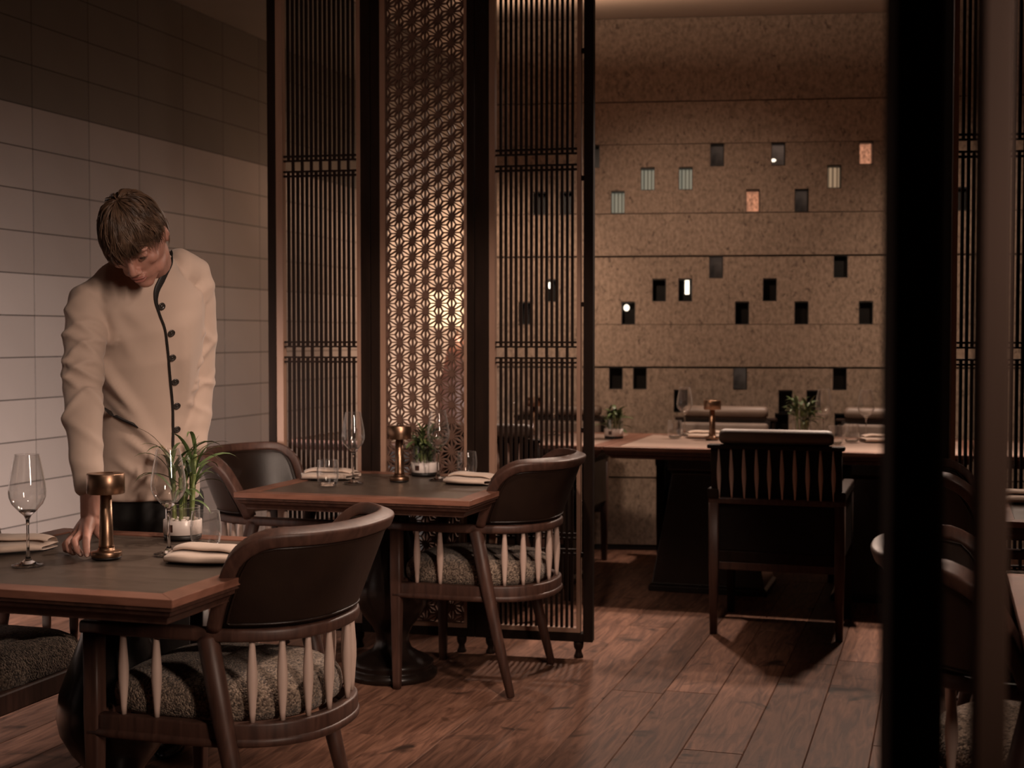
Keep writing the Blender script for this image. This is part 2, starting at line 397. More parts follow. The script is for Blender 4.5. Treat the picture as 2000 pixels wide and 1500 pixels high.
# stone feature wall: courses of 0.414 and 0.255 m with small deep windows
FA = R(11.1); FO = (-1.844, 8.22)
X0, X1 = -1.0, 3.9
wb = struct('wall_back', MB().box(((X0 + X1) / 2, 0.21, CEIL / 2), (X1 - X0, 0.18, CEIL)), MT['stone_seam'])
wb.location = (FO[0], FO[1], 0); wb.rotation_euler = (0, 0, FA)
ret = struct('wall_return', MB().box((X0 + 0.05, 1.05, CEIL / 2), (0.1, 1.5, CEIL)), MT['plaster'])
ret.location = wb.location; ret.rotation_euler = wb.rotation_euler
def fx(px): return on_line(px, FO, FA)[0]
A_, B_ = 0.414, 0.255
c0 = 0.034
courses = []
z = c0
for kind in 'ABABABAB':
    h = A_ if kind == 'A' else B_
    courses.append((z, min(z + h, CEIL - 0.002), kind)); z += h
if z < CEIL: courses.append((z, CEIL - 0.002, 'A'))
WW = 0.083
wins = [  # pixel column, course index, row from the top (0..2), look
 (1399, 4, 0, 'dim'), (1518, 4, 0, 'spot'), (1689, 4, 0, 'amber'), (1264, 4, 1, 'curtain'), (1338, 4, 1, 'curtain'), (1627, 4, 1, 'half'),
 (1206, 4, 2, 'curtain'), (1469, 4, 2, 'amber'), (1564, 4, 2, 'dim'), (1054, 4, 2, 'dark'), (1106, 4, 2, 'dark'), (1157, 4, 0, 'dark'), (1875, 4, 2, 'dark'),
 (1398, 2, 0, 'dim'), (1641, 2, 0, 'dark'), (1287, 2, 1, 'dark'), (1338, 2, 1, 'strip'), (1503, 2, 1, 'dark'), (1449, 2, 2, 'dark'), (1565, 2, 2, 'dark'),
 (1691, 2, 2, 'dark'), (1227, 2, 2, 'bulb'), (1077, 2, 1, 'bulb'), (1026, 2, 2, 'dark'),
 (1203, 0, 0, 'dark'), (1250, 0, 0, 'dark'), (1446, 0, 0, 'dim'), (1641, 0, 0, 'dark'), (1535, 0, 1, 'dark'), (1590, 0, 1, 'dark'), (1528, 0, 2, 'dark'), (1645, 0, 2, 'dark'), (1330, 0, 1, 'dark')]
# the last block sits in the course just above the lowest two
wins = [(px, {4: 6, 2: 4, 0: 2}[c], r, k) for (px, c, r, k) in wins]
holes = []
for (px, c, r, k) in wins:
    z0, z1, _ = courses[c]; h = (z1 - z0) / 3
    cx = fx(px); holes.append((cx - WW / 2, cx + WW / 2, z1 - (r + 1) * h, z1 - r * h, c, k))
TK = 0.09
def slab(x0, x1, z0, z1, hs):
    xs = sorted({x0, x1, *[min(max(q, x0), x1) for h in hs for q in h[:2]]}); zs = sorted({z0, z1, *[min(max(q, z0), z1) for h in hs for q in h[2:4]]})
    vi = {}; vs = []; fs = []
    def V(i, j, b):
        kk = (i, j, b)
        if kk not in vi: vi[kk] = len(vs); vs.append((xs[i], TK if b else 0.0, zs[j]))
        return vi[kk]
    def solid(i, j):
        if not (0 <= i < len(xs) - 1 and 0 <= j < len(zs) - 1): return False
        mx, mz = (xs[i] + xs[i + 1]) / 2, (zs[j] + zs[j + 1]) / 2
        return not any(h[0] < mx < h[1] and h[2] < mz < h[3] for h in hs)
    for i in range(len(xs) - 1):
        for j in range(len(zs) - 1):
            if not solid(i, j): continue
            fs.append((V(i, j, 0), V(i + 1, j, 0), V(i + 1, j + 1, 0), V(i, j + 1, 0)))
            fs.append((V(i, j + 1, 1), V(i + 1, j + 1, 1), V(i + 1, j, 1), V(i, j, 1)))
            if not solid(i - 1, j): fs.append((V(i, j, 0), V(i, j + 1, 0), V(i, j + 1, 1), V(i, j, 1)))
            if not solid(i + 1, j): fs.append((V(i + 1, j, 1), V(i + 1, j + 1, 1), V(i + 1, j + 1, 0), V(i + 1, j, 0)))
            if not solid(i, j - 1): fs.append((V(i, j, 1), V(i + 1, j, 1), V(i + 1, j, 0), V(i, j, 0)))
            if not solid(i, j + 1): fs.append((V(i, j + 1, 0), V(i + 1, j + 1, 0), V(i + 1, j + 1, 1), V(i, j + 1, 1)))
    m = MB(); m.add(vs, fs, False); return m
rngs = random.Random(11)
for ci, (z0, z1, kind) in enumerate(courses):
    hs = [h for h in holes if h[4] == ci]
    xj = [X0]; xx = X0
    while xx < X1 - 0.9:
        xx += rngs.uniform(1.1, 1.7)
        for _ in range(20):
            if any(h[0] - 0.03 < xx < h[1] + 0.03 for h in hs): xx += 0.02
        if xx < X1 - 0.3: xj.append(xx)
    xj.append(X1)
    gap = {2: 0.010, 4: 0.009, 0: 0.008, 5: 0.004, 7: 0.006}.get(ci, 0.0016)          # the seam above a tall course is the deep one
    for a, b in zip(xj, xj[1:]):
        o = slab(a + 0.0005, b - 0.0005, z0 + (0.0015), z1 - gap, [h for h in hs if a < (h[0] + h[1]) / 2 < b]).build('stone_panel', MT['stone'], wb, fix=False)
        o.location = (0, rngs.uniform(0, 0.004) - (0.004 if kind == 'B' else 0), 0)
    # (panels stand a few millimetres proud of one another)
# windows in the stone wall
def lit(name, c, strength, stripes=0.0, check=0.0):
    m = bpy.data.materials.new(name); m.use_nodes = True; nt = m.node_tree; b = nt.nodes['Principled BSDF']
    b.inputs['Base Color'].default_value = (*[q * 0.25 for q in c], 1); b.inputs['Roughness'].default_value = 0.7; b.inputs['Specular IOR Level'].default_value = 0.08
    tc = nt.nodes.new('ShaderNodeTexCoord')
    wv = nt.nodes.new('ShaderNodeTexWave' if stripes else 'ShaderNodeTexNoise')
    if stripes: wv.bands_direction = 'X'; wv.inputs['Scale'].default_value = stripes
    else: wv.inputs['Scale'].default_value = check or 30
    nt.links.new(tc.outputs['Object'], wv.inputs['Vector'])
    cr = nt.nodes.new('ShaderNodeValToRGB'); cr.color_ramp.elements[0].color = (*[q * 0.35 for q in c], 1); cr.color_ramp.elements[1].color = (*c, 1)
    cr.color_ramp.elements[0].position = 0.3; cr.color_ramp.elements[1].position = 0.7
    nt.links.new(wv.outputs[1 if stripes else 0], cr.inputs[0]); nt.links.new(cr.outputs[0], b.inputs['Emission Color'])
    b.inputs['Emission Strength'].default_value = strength
    return m
LOOK = {'dark': mat('pane_dark', (0.009, 0.007, 0.006), rough=0.35, spec=0.2), 'dim': lit('pane_dim', (0.05, 0.034, 0.026), 0.8, check=14),
        'amber': lit('pane_amber', (0.85, 0.36, 0.20), 0.75, check=70), 'curtain': lit('pane_curtain', (0.30, 0.27, 0.20), 0.75, stripes=14),
        'half': lit('pane_half', (0.5, 0.33, 0.2), 0.7, stripes=12), 'spot': lit('pane_dim2', (0.10, 0.066, 0.05), 0.8, check=10)}
LOOK['strip'] = LOOK['bulb'] = LOOK['dark']
glow = bpy.data.materials.new('lamp_glow'); glow.use_nodes = True
gb = glow.node_tree.nodes['Principled BSDF']; gb.inputs['Emission Color'].default_value = (1, 0.86, 0.68, 1); gb.inputs['Emission Strength'].default_value = 2.2
for i, (a, b, z0, z1, ci, k) in enumerate(holes):
    e = 0.0005; t = 0.003
    cx, cz = (a + b) / 2, (z0 + z1) / 2; wd, h = b - a - 2 * e, z1 - z0 - 2 * e - 0.006
    cz -= 0.002
    fr = MB()
    ou = [(-wd / 2, -h / 2), (wd / 2, -h / 2), (wd / 2, h / 2), (-wd / 2, h / 2)]
    inn = [(px_ * (1 - 2 * t / wd), pz * (1 - 2 * t / h)) for px_, pz in ou]
    y0, y1 = 0.004, TK + 0.012
    vs = [(p, y, q) for y in (y0, y1) for ring in (ou, inn) for (p, q) in ring]
    fs = []
    for s in range(4):
        n = (s + 1) % 4
        fs += [(s, n, 4 + n, 4 + s), (8 + s, 12 + s, 12 + n, 8 + n), (s, 8 + s, 8 + n, n), (4 + s, 4 + n, 12 + n, 12 + s)]
    fr.add(vs, fs, False)
    o = struct('window_%d' % (i + 1), fr, MT['void'])
    M_ = Matrix.Translation((FO[0], FO[1], 0)) @ Matrix.Rotation(FA, 4, 'Z')
    o.location = M_ @ Vector((cx, 0, cz)); o.rotation_euler = (0, 0, FA)
    MB().box((0, TK - 0.008, 0), (wd - 2 * t, 0.006, h - 2 * t)).build('pane', LOOK[k], o)
    if k == 'bulb': MB().ellipsoid((-0.012, TK - 0.034, 0.035), (0.017, 0.017, 0.02)).build('bulb', glow, o)
    if k == 'strip': MB().box((0.012, TK - 0.028, 0.02), (0.026, 0.006, 0.085)).build('light_strip', glow, o, bevel=0.002)
    if k == 'spot': MB().ellipsoid((-0.026, TK - 0.03, -0.028), (0.017, 0.012, 0.009)).build('bulb', glow, o)
struct('baseboard_back', MB().box(((X0 + X1) / 2, 0.03, 0.015), (X1 - X0, 0.05, 0.03)), MT['void'], bevel=0.002)
bb = bpy.data.objects['baseboard_back']; bb.location = wb.location; bb.rotation_euler = wb.rotation_euler

# ------------------------------------------------------------------ folding screens
SANG = R(17.38 - 12.0); SO = (-1.379, 5.404)
def sx(px): return on_line(px, SO, SANG)[0]
S_TOP = 3.02
def vbar(x0, x1, z0, z1, d0, d1): return MB().box(((x0 + x1) / 2, (d0 + d1) / 2, (z0 + z1) / 2), (abs(x1 - x0), abs(d1 - d0), z1 - z0))
def foot_profile(): return [(0, 0), (0.018, 0), (0.02, 0.006), (0.015, 0.016), (0.012, 0.03), (0.019, 0.042), (0.021, 0.055), (0.021, 0.066), (0, 0.066)]
def lattice(t, x0, x1, nsq, zb, zt, rows, wslat, depth=0.012):
    """slats between x0,x1: nsq open squares per row, two slats to a square; rows = heights of the square bands"""
    pitch = (x1 - x0) / nsq / 2
    hs, r0, g, r1 = 0.019, 0.007, 0.011, 0.008
    edges = [zb] + [q for z in rows for q in (z - hs - r0, z + hs + r0)] + [zt]
    mem = {}
    for k in range(1, 2 * nsq):
        xk = x0 + k * pitch
        if k % 2 == 0:
            segs = [(zb, zt)]
        else:
            segs = [(edges[i], edges[i + 1]) for i in range(0, len(edges), 2)]
        for (a, b) in segs:
            key = round(b - a, 4)
            if key not in mem:
                me = vbar(-wslat / 2, wslat / 2, -(b - a) / 2, (b - a) / 2, -depth / 2, depth / 2).mesh('slat'); me.materials.append(MT['black_wood']); mem[key] = me
            o = link('slat', mem[key], t); o.location = (xk, 0, (a + b) / 2)
    for z in rows:
        for s in (-1, 1):
            for (q, th) in ((hs + r0 / 2, r0), (hs + r0 + g + r1 / 2, r1)):
                vbar(x0, x1, z + s * q - th / 2, z + s * q + th / 2, -depth / 2 - 0.003, depth / 2 + 0.003).build('rail', MT['black_wood'], t)
def frame(t, x0, x1, zb, zt, wd, m, d=0.022, names=('post', 'frame_rail'), bevel=0.0015):
    vbar(x0, x0 + wd, zb, zt, -d, d).build(names[0], m, t, bevel=bevel)
    vbar(x1 - wd, x1, zb, zt, -d, d).build(names[0], m, t, bevel=bevel)
    vbar(x0 + wd, x1 - wd, zb, zb + wd, -d, d).build(names[1], m, t, bevel=bevel)
    vbar(x0 + wd, x1 - wd, zt - wd, zt, -d, d).build(names[1], m, t, bevel=bevel)
def spacers(t, x, zb, zt, m, w_=0.014):
    z = zb + 0.35
    while z < zt:
        vbar(x - w_ / 2, x + w_ / 2, z - 0.009, z + 0.009, -0.012, 0.012).build('spacer', m, t); z += 0.505
ROWS = [0.46, 1.235, 2.01, 2.785]
ZB = 0.068
def screen(label, pxs, group, rot=SANG, org=SO, fret=False, gapside=0, rows=ROWS, nsq=8, sfun=None, open_right=False):
    """pxs: outer-left, outer-right of the dark frame, then trim left outer/inner, trim right inner/outer"""
    f = sfun or sx
    ol, orr, tl0, tl1, tr1, tr0 = [f(p) for p in pxs]
    mid = (ol + orr) / 2
    c = Vector((org[0] + math.cos(rot) * mid, org[1] + math.sin(rot) * mid, 0))
    t = empty('fretwork_screen_panel' if fret else 'slatted_screen_panel', c, rot, label, 'room divider', group)
    ol, orr, tl0, tl1, tr1, tr0 = [q - mid for q in (ol, orr, tl0, tl1, tr1, tr0)]
    B, T = ZB, S_TOP
    pl = 0.022 if gapside else 0
    # dark outer frame
    lw = (tl0 - ol) - (0.006 if gapside < 0 else 0.001); rw = (orr - tr0) - (0.012 if gapside > 0 else 0.001)
    vbar(ol, ol + lw, B, T, -0.024, 0.024).build('post', MT['black_wood'], t, bevel=0.002)
    vbar(orr - rw, orr, B, T, -0.024, 0.024).build('post', MT['black_wood'], t, bevel=0.002)
    vbar(ol + lw, orr - rw, B, B + 0.034, -0.024, 0.024).build('frame_rail', MT['black_wood'], t, bevel=0.002)
    vbar(ol + lw, orr - rw, T - 0.04, T, -0.024, 0.024).build('frame_rail', MT['black_wood'], t, bevel=0.002)
    if gapside > 0: spacers(t, (orr - rw + tr0) / 2, B, T - 0.1, MT['black_wood'], 0.014)
    # lighter trim
    zb, zt = B + 0.036, T - 0.042
    for (a, b) in ((tl0, tl1), (tr1, tr0)):
        vbar(a, b, zb, zt, -0.02, 0.02).build('trim', MT['trim_wood'], t, bevel=0.001)
    vbar(tl1, tr1, zb, zb + 0.018, -0.02, 0.02).build('trim', MT['trim_wood'], t, bevel=0.001)
    vbar(tl1, tr1, zt - 0.018, zt, -0.02, 0.02).build('trim', MT['trim_wood'], t, bevel=0.001)
    zb += 0.018; zt -= 0.018
    if not fret:
        lattice(t, tl1, tr1, nsq, zb, zt, rows, 0.0105)
    else:
        dx = (tr1 - tl1) / 6; s = dx / 0.866 ; h = 0.0027
        n = int((zt - zb) / s) + 1
        vs, fs = [], []; key = {}
        def V(x, y, z):
            kk = (round(x, 5), y, round(z, 5))
            if kk not in key: key[kk] = len(vs); vs.append((x, y, z))
            return key[kk]
        def pt(i, j): return Vector((tl1 + i * dx, 0, zb - s / 2 + j * s + (s / 2 if i % 2 else 0)))
        def tri(A, Bq, Cq):
            G = (A + Bq + Cq) / 3
            for (p, q) in ((A, Bq), (Bq, Cq), (Cq, A)):
                la, lb, lc = (q - G).length, (p - G).length, (p - q).length
                per = la + lb + lc; I = (p * la + q * lb + G * lc) / per
                r = 2 * ((q - p).cross(G - p).length / 2) / per
                k = (r - h) / r
                out = [p, q, G]; inn = [I + (u - I) * k for u in out]
                if (q - p).cross(G - p).y > 0: pass
                for a in range(3):
                    b = (a + 1) % 3
                    o0, o1, i0, i1 = out[a], out[b], inn[a], inn[b]
                    for y in (-0.009, 0.009):
                        fs.append((V(o0.x, y, o0.z), V(o1.x, y, o1.z), V(i1.x, y, i1.z), V(i0.x, y, i0.z)))
                    fs.append((V(i0.x, -0.009, i0.z), V(i1.x, -0.009, i1.z), V(i1.x, 0.009, i1.z), V(i0.x, 0.009, i0.z)))
        for i in range(6):
            for j in range(0, n + 1):
                if i % 2 == 0:
                    a, b, c_, d_ = pt(i, j), pt(i, j + 1), pt(i + 1, j), pt(i + 1, j - 1)
                    tris = ((a, b, c_), (a, c_, d_))
                else:
                    a, b, c_, d_ = pt(i, j), pt(i + 1, j), pt(i + 1, j + 1), pt(i, j + 1)
                    tris = ((a, b, c_), (a, c_, d_))
                for T3 in tris:
                    if min(p.z for p in T3) < zb - 0.05 or max(p.z for p in T3) > zt + 0.03: continue
                    tri(*T3)
        m = MB(); m.add(vs, fs, False); m.build('fretwork', MT['fret_wood'], t)
    for q in (ol + 0.06, orr - 0.06):
        m = MB(); m.lathe(foot_profile(), 14); m.build('foot', MT['black_wood'], t, loc=(q, 0, 0))
    return t
G1 = 'folding screen panels behind the second table'
screen('tall dark slatted screen panel beside the tiled wall, left of the star fretwork', (528, 727, 543.5, 556.5, 700, 708), G1)
screen('tall screen panel with a pale star fretwork between two slatted panels', (728, 929, 745, 755.5, 908, 914), G1, fret=True)
screen('tall dark slatted screen panel right of the star fretwork, ending at the gap', (930, 1160, 957, 968.5, 1128, 1135.5), G1, gapside=1)
S2 = R(17.38 - 5.0); p2 = P(1842, 657, 5.2); SO2 = (p2.x, p2.y)
screen('tall slatted screen panel at the right edge, seen between the near posts', (1838, 2092, 1856, 1866, 2064, 2074), 'right folding screen', rot=S2, org=SO2, gapside=-1,
       nsq=9, sfun=lambda px: on_line(px, SO2, S2)[0])
# near screen frame at the right, out of focus: a dark post and a paler upright
c1, c2 = P(1786, 657, 1.22), P(1938, 657, 1.16)
t = empty('screen_frame', (c1.x, c1.y, 0), YAW, 'blurred dark post and paler wooden upright of a near screen at the right edge', 'room divider')
dd = Vector(c2) - Vector(c1); ux, uy = dd.dot(RT), dd.dot(FW)
vbar(-0.0235, 0.0235, 0.0, 3.1, -0.02, 0.02).build('post', MT['black_wood'], t, bevel=0.002)
vbar(ux - 0.0125, ux + 0.0125, 0.05, 3.08, uy - 0.011, uy + 0.011).build('upright', MT['upright'], t, bevel=0.0015, label='paler brown wooden upright')
for z in (0.06, 3.05): MB().box((ux / 2, uy / 2, z), (math.hypot(ux, uy), 0.02, 0.03), rz=math.atan2(uy, ux)).build('frame_rail', MT['black_wood'], t, bevel=0.001)
# ------------------------------------------------------------------ barrel dining chair (front towards local +y)
def sup(v, e): return math.copysign(abs(v) ** e, v)
def plan(ph, h):
    """back curve: ph 0..pi from +x side round the back to -x side, h 0 at arm level .. 1 at the top rim"""
    a = 0.245 + 0.082 * h; b = 0.275 + 0.082 * h
    return Vector((a * sup(math.cos(ph), 0.8), -0.03 - b * sup(math.sin(ph), 0.85), 0.618 + 0.225 * h))
def pnorm(ph, h):
    e = 0.01
    a = plan(min(ph + e, math.pi - 1e-4), h) - plan(max(ph - e, 1e-4), h); b = plan(ph, h + e) - plan(ph, h - e)
    return a.cross(b).normalized() * -1
def phs(h):                                   # where the wing starts at each height (rounded upper corner)
    base = 0.20 + 0.24 * h ** 1.1
    if h > 0.68:
        q = (h - 0.68) / 0.32; base += 0.26 * (1 - math.sqrt(max(0, 1 - q * q)))
    return base
def outward(ph, h):
    n = pnorm(ph, h); c = plan(ph, h)
    return n if n.dot(Vector((c.x, c.y + 0.05, 0))) > 0 else -n
def make_barrel_chair(name='dining_chair'):
    t = empty(name)
    W = MT['walnut']
    # seat cushion
    def outline(k, n=44):
        pts = []
        for i in range(n):
            a = 2 * math.pi * i / n
            x, y = math.cos(a), math.sin(a)
            if y < 0: pts.append(Vector((0.232 * k * sup(x, 0.8), -0.02 + 0.262 * k * sup(y, 0.85), 0)))
            else: pts.append(Vector((0.232 * k * sup(x, 0.45), -0.02 + 0.255 * k * sup(y, 0.45), 0)))
        return pts
    m = MB(); rings = []
    for k, z in ((0.93, 0.392), (0.985, 0.405), (1.0, 0.43), (0.985, 0.452), (0.94, 0.470), (0.84, 0.484), (0.62, 0.495), (0.32, 0.500), (0.03, 0.501)):
        rings.append([Vector((p.x, p.y, z)) for p in outline(k)])
    m.loft(rings); m.build('seat', MT['tweed'], t)
    # seat rail: D shaped
    def dpath(a_off, z, yf=0.235):
        pts, nr = [], []
        for s in (0, 1):
            pass
        N = 30
        side = [Vector((0.245 + a_off, yf - k * 0.066, z)) for k in range(4)]
        pts += side; nr += [Vector((1, 0, 0))] * len(side)
        for i in range(N + 1):
            ph = 0.03 + (math.pi - 0.06) * i / N
            p = plan(ph, 0); nn = outward(ph, 0); nn.z = 0; nn.normalize()
            pts.append(Vector((p.x, p.y, z)) + nn * a_off); nr.append(nn)
        side2 = [Vector((-0.245 - a_off, yf - k * 0.066, z)) for k in range(3, -1, -1)]
        pts += side2; nr += [Vector((-1, 0, 0))] * len(side2)
        return pts, nr
    pts, nr = dpath(0.0, 0.372)
    m = MB(); m.sweep(pts, nr, rrect(0.016, 0.027, 0.4)); m.sweep([q + Vector((0, 0, -0.019)) for q in pts], nr, rrect(0.0205, 0.0115, 0.8)); m.build('seat_rail', W, t)
    MB().box((0, 0.222, 0.372), (0.47, 0.028, 0.058)).build('front_rail', W, t, bevel=0.006)
    pts, nr = dpath(0.0, 0.605, 0.252)
    m = MB(); m.sweep(pts, nr, rrect(0.021, 0.0155, 0.55)); m.build('arm_rail', W, t)
    # legs
    for s in (1, -1):
        x = 0.245 * s
        m = MB(); rings = []
        for z, q in ((0.0, 0.0125), (0.03, 0.0145), (0.30, 0.019), (0.40, 0.021), (0.592, 0.021)):
            rings.append([Vector((x + u, 0.225 + v, z)) for u, v in rrect(q, q, 0.35)])
        m.loft(rings); m.build('leg', W, t)
        m = MB()
        m.tube([(0.249 * s, -0.085, 0.595), (0.258 * s, -0.125, 0.42), (0.264 * s, -0.17, 0.22), (0.268 * s, -0.222, 0.012)], [0.026, 0.0245, 0.021, 0.015], 12); m.build('leg', W, t)
    # spindles
    prof = [(0, 0.398), (0.0065, 0.398), (0.0075, 0.42), (0.0125, 0.485), (0.0125, 0.515), (0.0075, 0.58), (0.0065, 0.598), (0, 0.598)]
    spos = [(0.245 * s, y) for s in (1, -1) for y in (0.145, 0.055)]
    for i in range(8):
        ph = R(30) + R(120) * i / 7; p = plan(ph, 0); spos.append((p.x, p.y))
    mm = MB(); mm.lathe(prof, 12); sm_ = mm.mesh('spindle'); sm_.materials.append(MT['pale_wood'])
    for (x, y) in spos:
        o = link('spindle', sm_, t); o.location = (x, y, 0)
    # upholstered back: outer and inner leather skins with a bulge, closed at the edge
    NI, NJ = 40, 14
    def skin(side):
        g = []
        for j in range(NJ + 1):
            h = 0.03 + 0.955 * j / NJ; row = []
            for i in range(NI + 1):
                ph0 = phs(min(h, 1)) + 0.03; ph = ph0 + (math.pi - 2 * ph0) * i / NI
                u, v = i / NI, j / NJ
                edge = min(1, 9 * min(u, 1 - u, v * 0.6, (1 - v) * 0.6)); bul = 0.008 + (0.010 if side < 0 else 0.005) * math.sqrt(max(0, edge * (2 - edge)))
                row.append(plan(ph, h) + outward(ph, h) * (bul * side))
            g.append(row)
        return g
    vs, fs = [], []
    A, Bk = skin(1), skin(-1)
    for g in (A, Bk):
        for row in g: vs += row
    S = (NI + 1) * (NJ + 1); idx = lambda k, j, i: k * S + j * (NI + 1) + i
    for j in range(NJ):
        for i in range(NI):
            fs.append((idx(0, j, i), idx(0, j, i + 1), idx(0, j + 1, i + 1), idx(0, j + 1, i)))
            fs.append((idx(1, j + 1, i), idx(1, j + 1, i + 1), idx(1, j, i + 1), idx(1, j, i)))
    for i in range(NI):
        fs.append((idx(0, 0, i), idx(1, 0, i), idx(1, 0, i + 1), idx(0, 0, i + 1))); fs.append((idx(0, NJ, i + 1), idx(1, NJ, i + 1), idx(1, NJ, i), idx(0, NJ, i)))
    for j in range(NJ):
        fs.append((idx(0, j + 1, 0), idx(1, j + 1, 0), idx(1, j, 0), idx(0, j, 0))); fs.append((idx(0, j, NI), idx(1, j, NI), idx(1, j + 1, NI), idx(0, j + 1, NI)))
    m = MB(); m.add(vs, fs); brest = m.build('backrest', MT['leather'], t)
    # welt along the edge of the leather, outside and in
    m = MB()
    for sd, off in ((1, 0.0125), (-1, 0.0165)):
        wp = []
        for h in (0.10, 0.2, 0.35, 0.5, 0.65, 0.78, 0.87): ph = phs(h) + 0.095; wp.append(plan(ph, h) + outward(ph, h) * off * sd)
        p0 = phs(0.93) + 0.17
        for i in range(25): ph = p0 + (math.pi - 2 * p0) * i / 24; wp.append(plan(ph, 0.905) + outward(ph, 0.905) * off * sd)
        for h in (0.87, 0.78, 0.65, 0.5, 0.35, 0.2, 0.10): ph = math.pi - phs(h) - 0.095; wp.append(plan(ph, h) + outward(ph, h) * off * sd)
        p0 = phs(0.1) + 0.12
        for i in range(25): ph = math.pi - p0 - (math.pi - 2 * p0) * i / 24; wp.append(plan(ph, 0.085) + outward(ph, 0.085) * off * sd)
        wp.append(wp[0]); m.tube(wp, 0.0032, 6, cap=False)
    m.build('leather_welt', MT['leather'], brest)
    # wooden rim: up one wing, along the top, down the other
    pts, nr = [], []
    hs = [0.0, 0.08, 0.2, 0.32, 0.44, 0.55, 0.66, 0.75, 0.83, 0.90, 0.95, 0.985]
    for h in hs: pts.append(plan(phs(h), h)); nr.append(outward(phs(h), h))
    p1 = phs(1.0) + 0.03
    for i in range(29):
        ph = p1 + (math.pi - 2 * p1) * i / 28; pts.append(plan(ph, 1.0)); nr.append(outward(ph, 1.0))
    for h in hs[::-1]: ph = math.pi - phs(h); pts.append(plan(ph, h)); nr.append(outward(ph, h))
    m = MB(); m.sweep(pts, nr, rrect(0.022, 0.0175, 0.45)); m.build('back_rim', W, t)
    return t
chair_proto = make_barrel_chair()
def set_chair(o, loc, rz, label, group=None):
    o.location = loc; o.rotation_euler = (0, 0, rz); tag(o, label, 'chair', group); return o
BG = 'barrel dining chairs with spindles'
LEFT, RIGHT = R(90), R(-90)          # facing -x / +x
chairs = [((-1.72, 3.10, 0), LEFT, 'barrel dining chair in the foreground, dark leather back towards the viewer, at the waiter\'s table'),
          ((-1.695, 4.96, 0), LEFT, 'barrel dining chair in front of the folding screen, right of the second table'),
          ((-2.49, 3.10, 0), RIGHT, 'barrel dining chair cut by the left edge, only its dark seat showing under the table'),
          ((-2.40, 4.92, 0), RIGHT, 'barrel dining chair left of the second table, its hollow leather back open to the right'),
          ((0.26, 3.10, 0), RIGHT, 'nearest barrel chair behind the blurred post at the right, cushion lit'),
          ((0.26, 4.93, 0), RIGHT, 'farther barrel chair behind the blurred post at the right, near the slatted panel')]
for i, (loc, rz, lb) in enumerate(chairs):
    set_chair(chair_proto if i == 0 else copy_tree(chair_proto), loc, rz, lb, BG)

# ------------------------------------------------------------------ armchair with a roll cushion along its back
def make_armchair():
    t = empty('armchair'); W = MT['black_wood']; U = MT['leather']
    hw = 0.29
    for s in (1, -1):
        m = MB(); m.loft([[Vector((s * (hw - 0.022) + u, -0.255 + v, z)) for u, v in rrect(q, q, .3)] for z, q in ((0, .015), (.3, .021), (.592, .022))]); m.build('leg', MT['walnut'], t)
        m = MB(); m.loft([[Vector((s * (hw - 0.022) + u, 0.255 + v, z)) for u, v in rrect(q, q, .3)] for z, q in ((0, .015), (.3, .021), (.60, .022))]); m.build('leg', W, t)
        MB().box((s * (hw - 0.022), -0.0, 0.62), (0.05, 0.58, 0.045)).build('armrest', W, t, bevel=0.008)
        MB().box((s * (hw - 0.022), 0.0, 0.475), (0.036, 0.47, 0.25)).build('side_panel', U, t, bevel=0.006)
        m = MB(); m.loft([[Vector((s * (hw - 0.03) + u, -0.262 - 0.035 * k + v, z)) for u, v in rrect(.017, .015, .3)] for k, z in ((0, .60), (1, .818))]); m.build('back_post', W, t)
    MB().box((0, -0.255, 0.588), (2 * hw, 0.045, 0.028)).build('back_rail', MT['walnut'], t, bevel=0.006)
    MB().box((0, -0.298, 0.826), (2 * hw, 0.06, 0.018)).build('top_rail', W, t, bevel=0.006)
    MB().box((0, 0.0, 0.342), (0.53, 0.50, 0.05)).build('seat_frame', W, t, bevel=0.005)
    MB().box((0, 0.02, 0.42), (0.49, 0.47, 0.115)).build('seat', U, t, bevel=0.03, seg=4)
    MB().box((0, -0.235, 0.47), (0.50, 0.03, 0.21)).build('lower_back_panel', MT['shaded_dark_hide'], t, bevel=0.008)
    MB().box((0, -0.252, 0.71), (0.515, 0.014, 0.225), M=Matrix.Rotation(R(9), 4, 'X')).build('back_panel', MT['shaded_dark_hide'], t, bevel=0.003)  # near-black sheet: shade behind the spindles put into its colour
    MB().box((0, -0.222, 0.70), (0.50, 0.045, 0.22), M=Matrix.Rotation(R(10), 4, 'X')).build('backrest', MT['taupe_leather'], t, bevel=0.018, seg=3)
    for s in (-1, 1): MB().box((0, s * 0.235, 0.30), (0.50, 0.022, 0.035)).build('stretcher', MT['walnut'], t, bevel=0.003)
    # roll cushion
    m = MB(); rings = []
    for x, q in ((-0.243, 0.10), (-0.241, 0.6), (-0.232, 0.88), (-0.215, 1.0), (0.215, 1.0), (0.232, 0.88), (0.241, 0.6), (0.243, 0.10)):
        rings.append([Vector((x, -0.285 + 0.036 * q * math.cos(a), 0.868 + 0.034 * q * math.sin(a))) for a in [2 * math.pi * i / 20 for i in range(20)]])
    m.loft(rings); m.build('roll_cushion', MT['taupe_leather'], t)
    mm = MB(); mm.lathe([(0, 0.0), (0.0036, 0.0), (0.0052, 0.03), (0.0098, 0.09), (0.0098, 0.12), (0.0055, 0.19), (0.0036, 0.222), (0, 0.222)], 10); sm_ = mm.mesh('spindle'); sm_.materials.append(MT['pale_wood'])
    for i in range(10):
        o = link('spindle', sm_, t); o.location = (-0.243 + 0.486 * i / 9, -0.274, 0.600); o.rotation_euler = (R(8.5), 0, 0)
    return t
ac = make_armchair()
AG = 'armchairs with a roll cushion at the back tables'
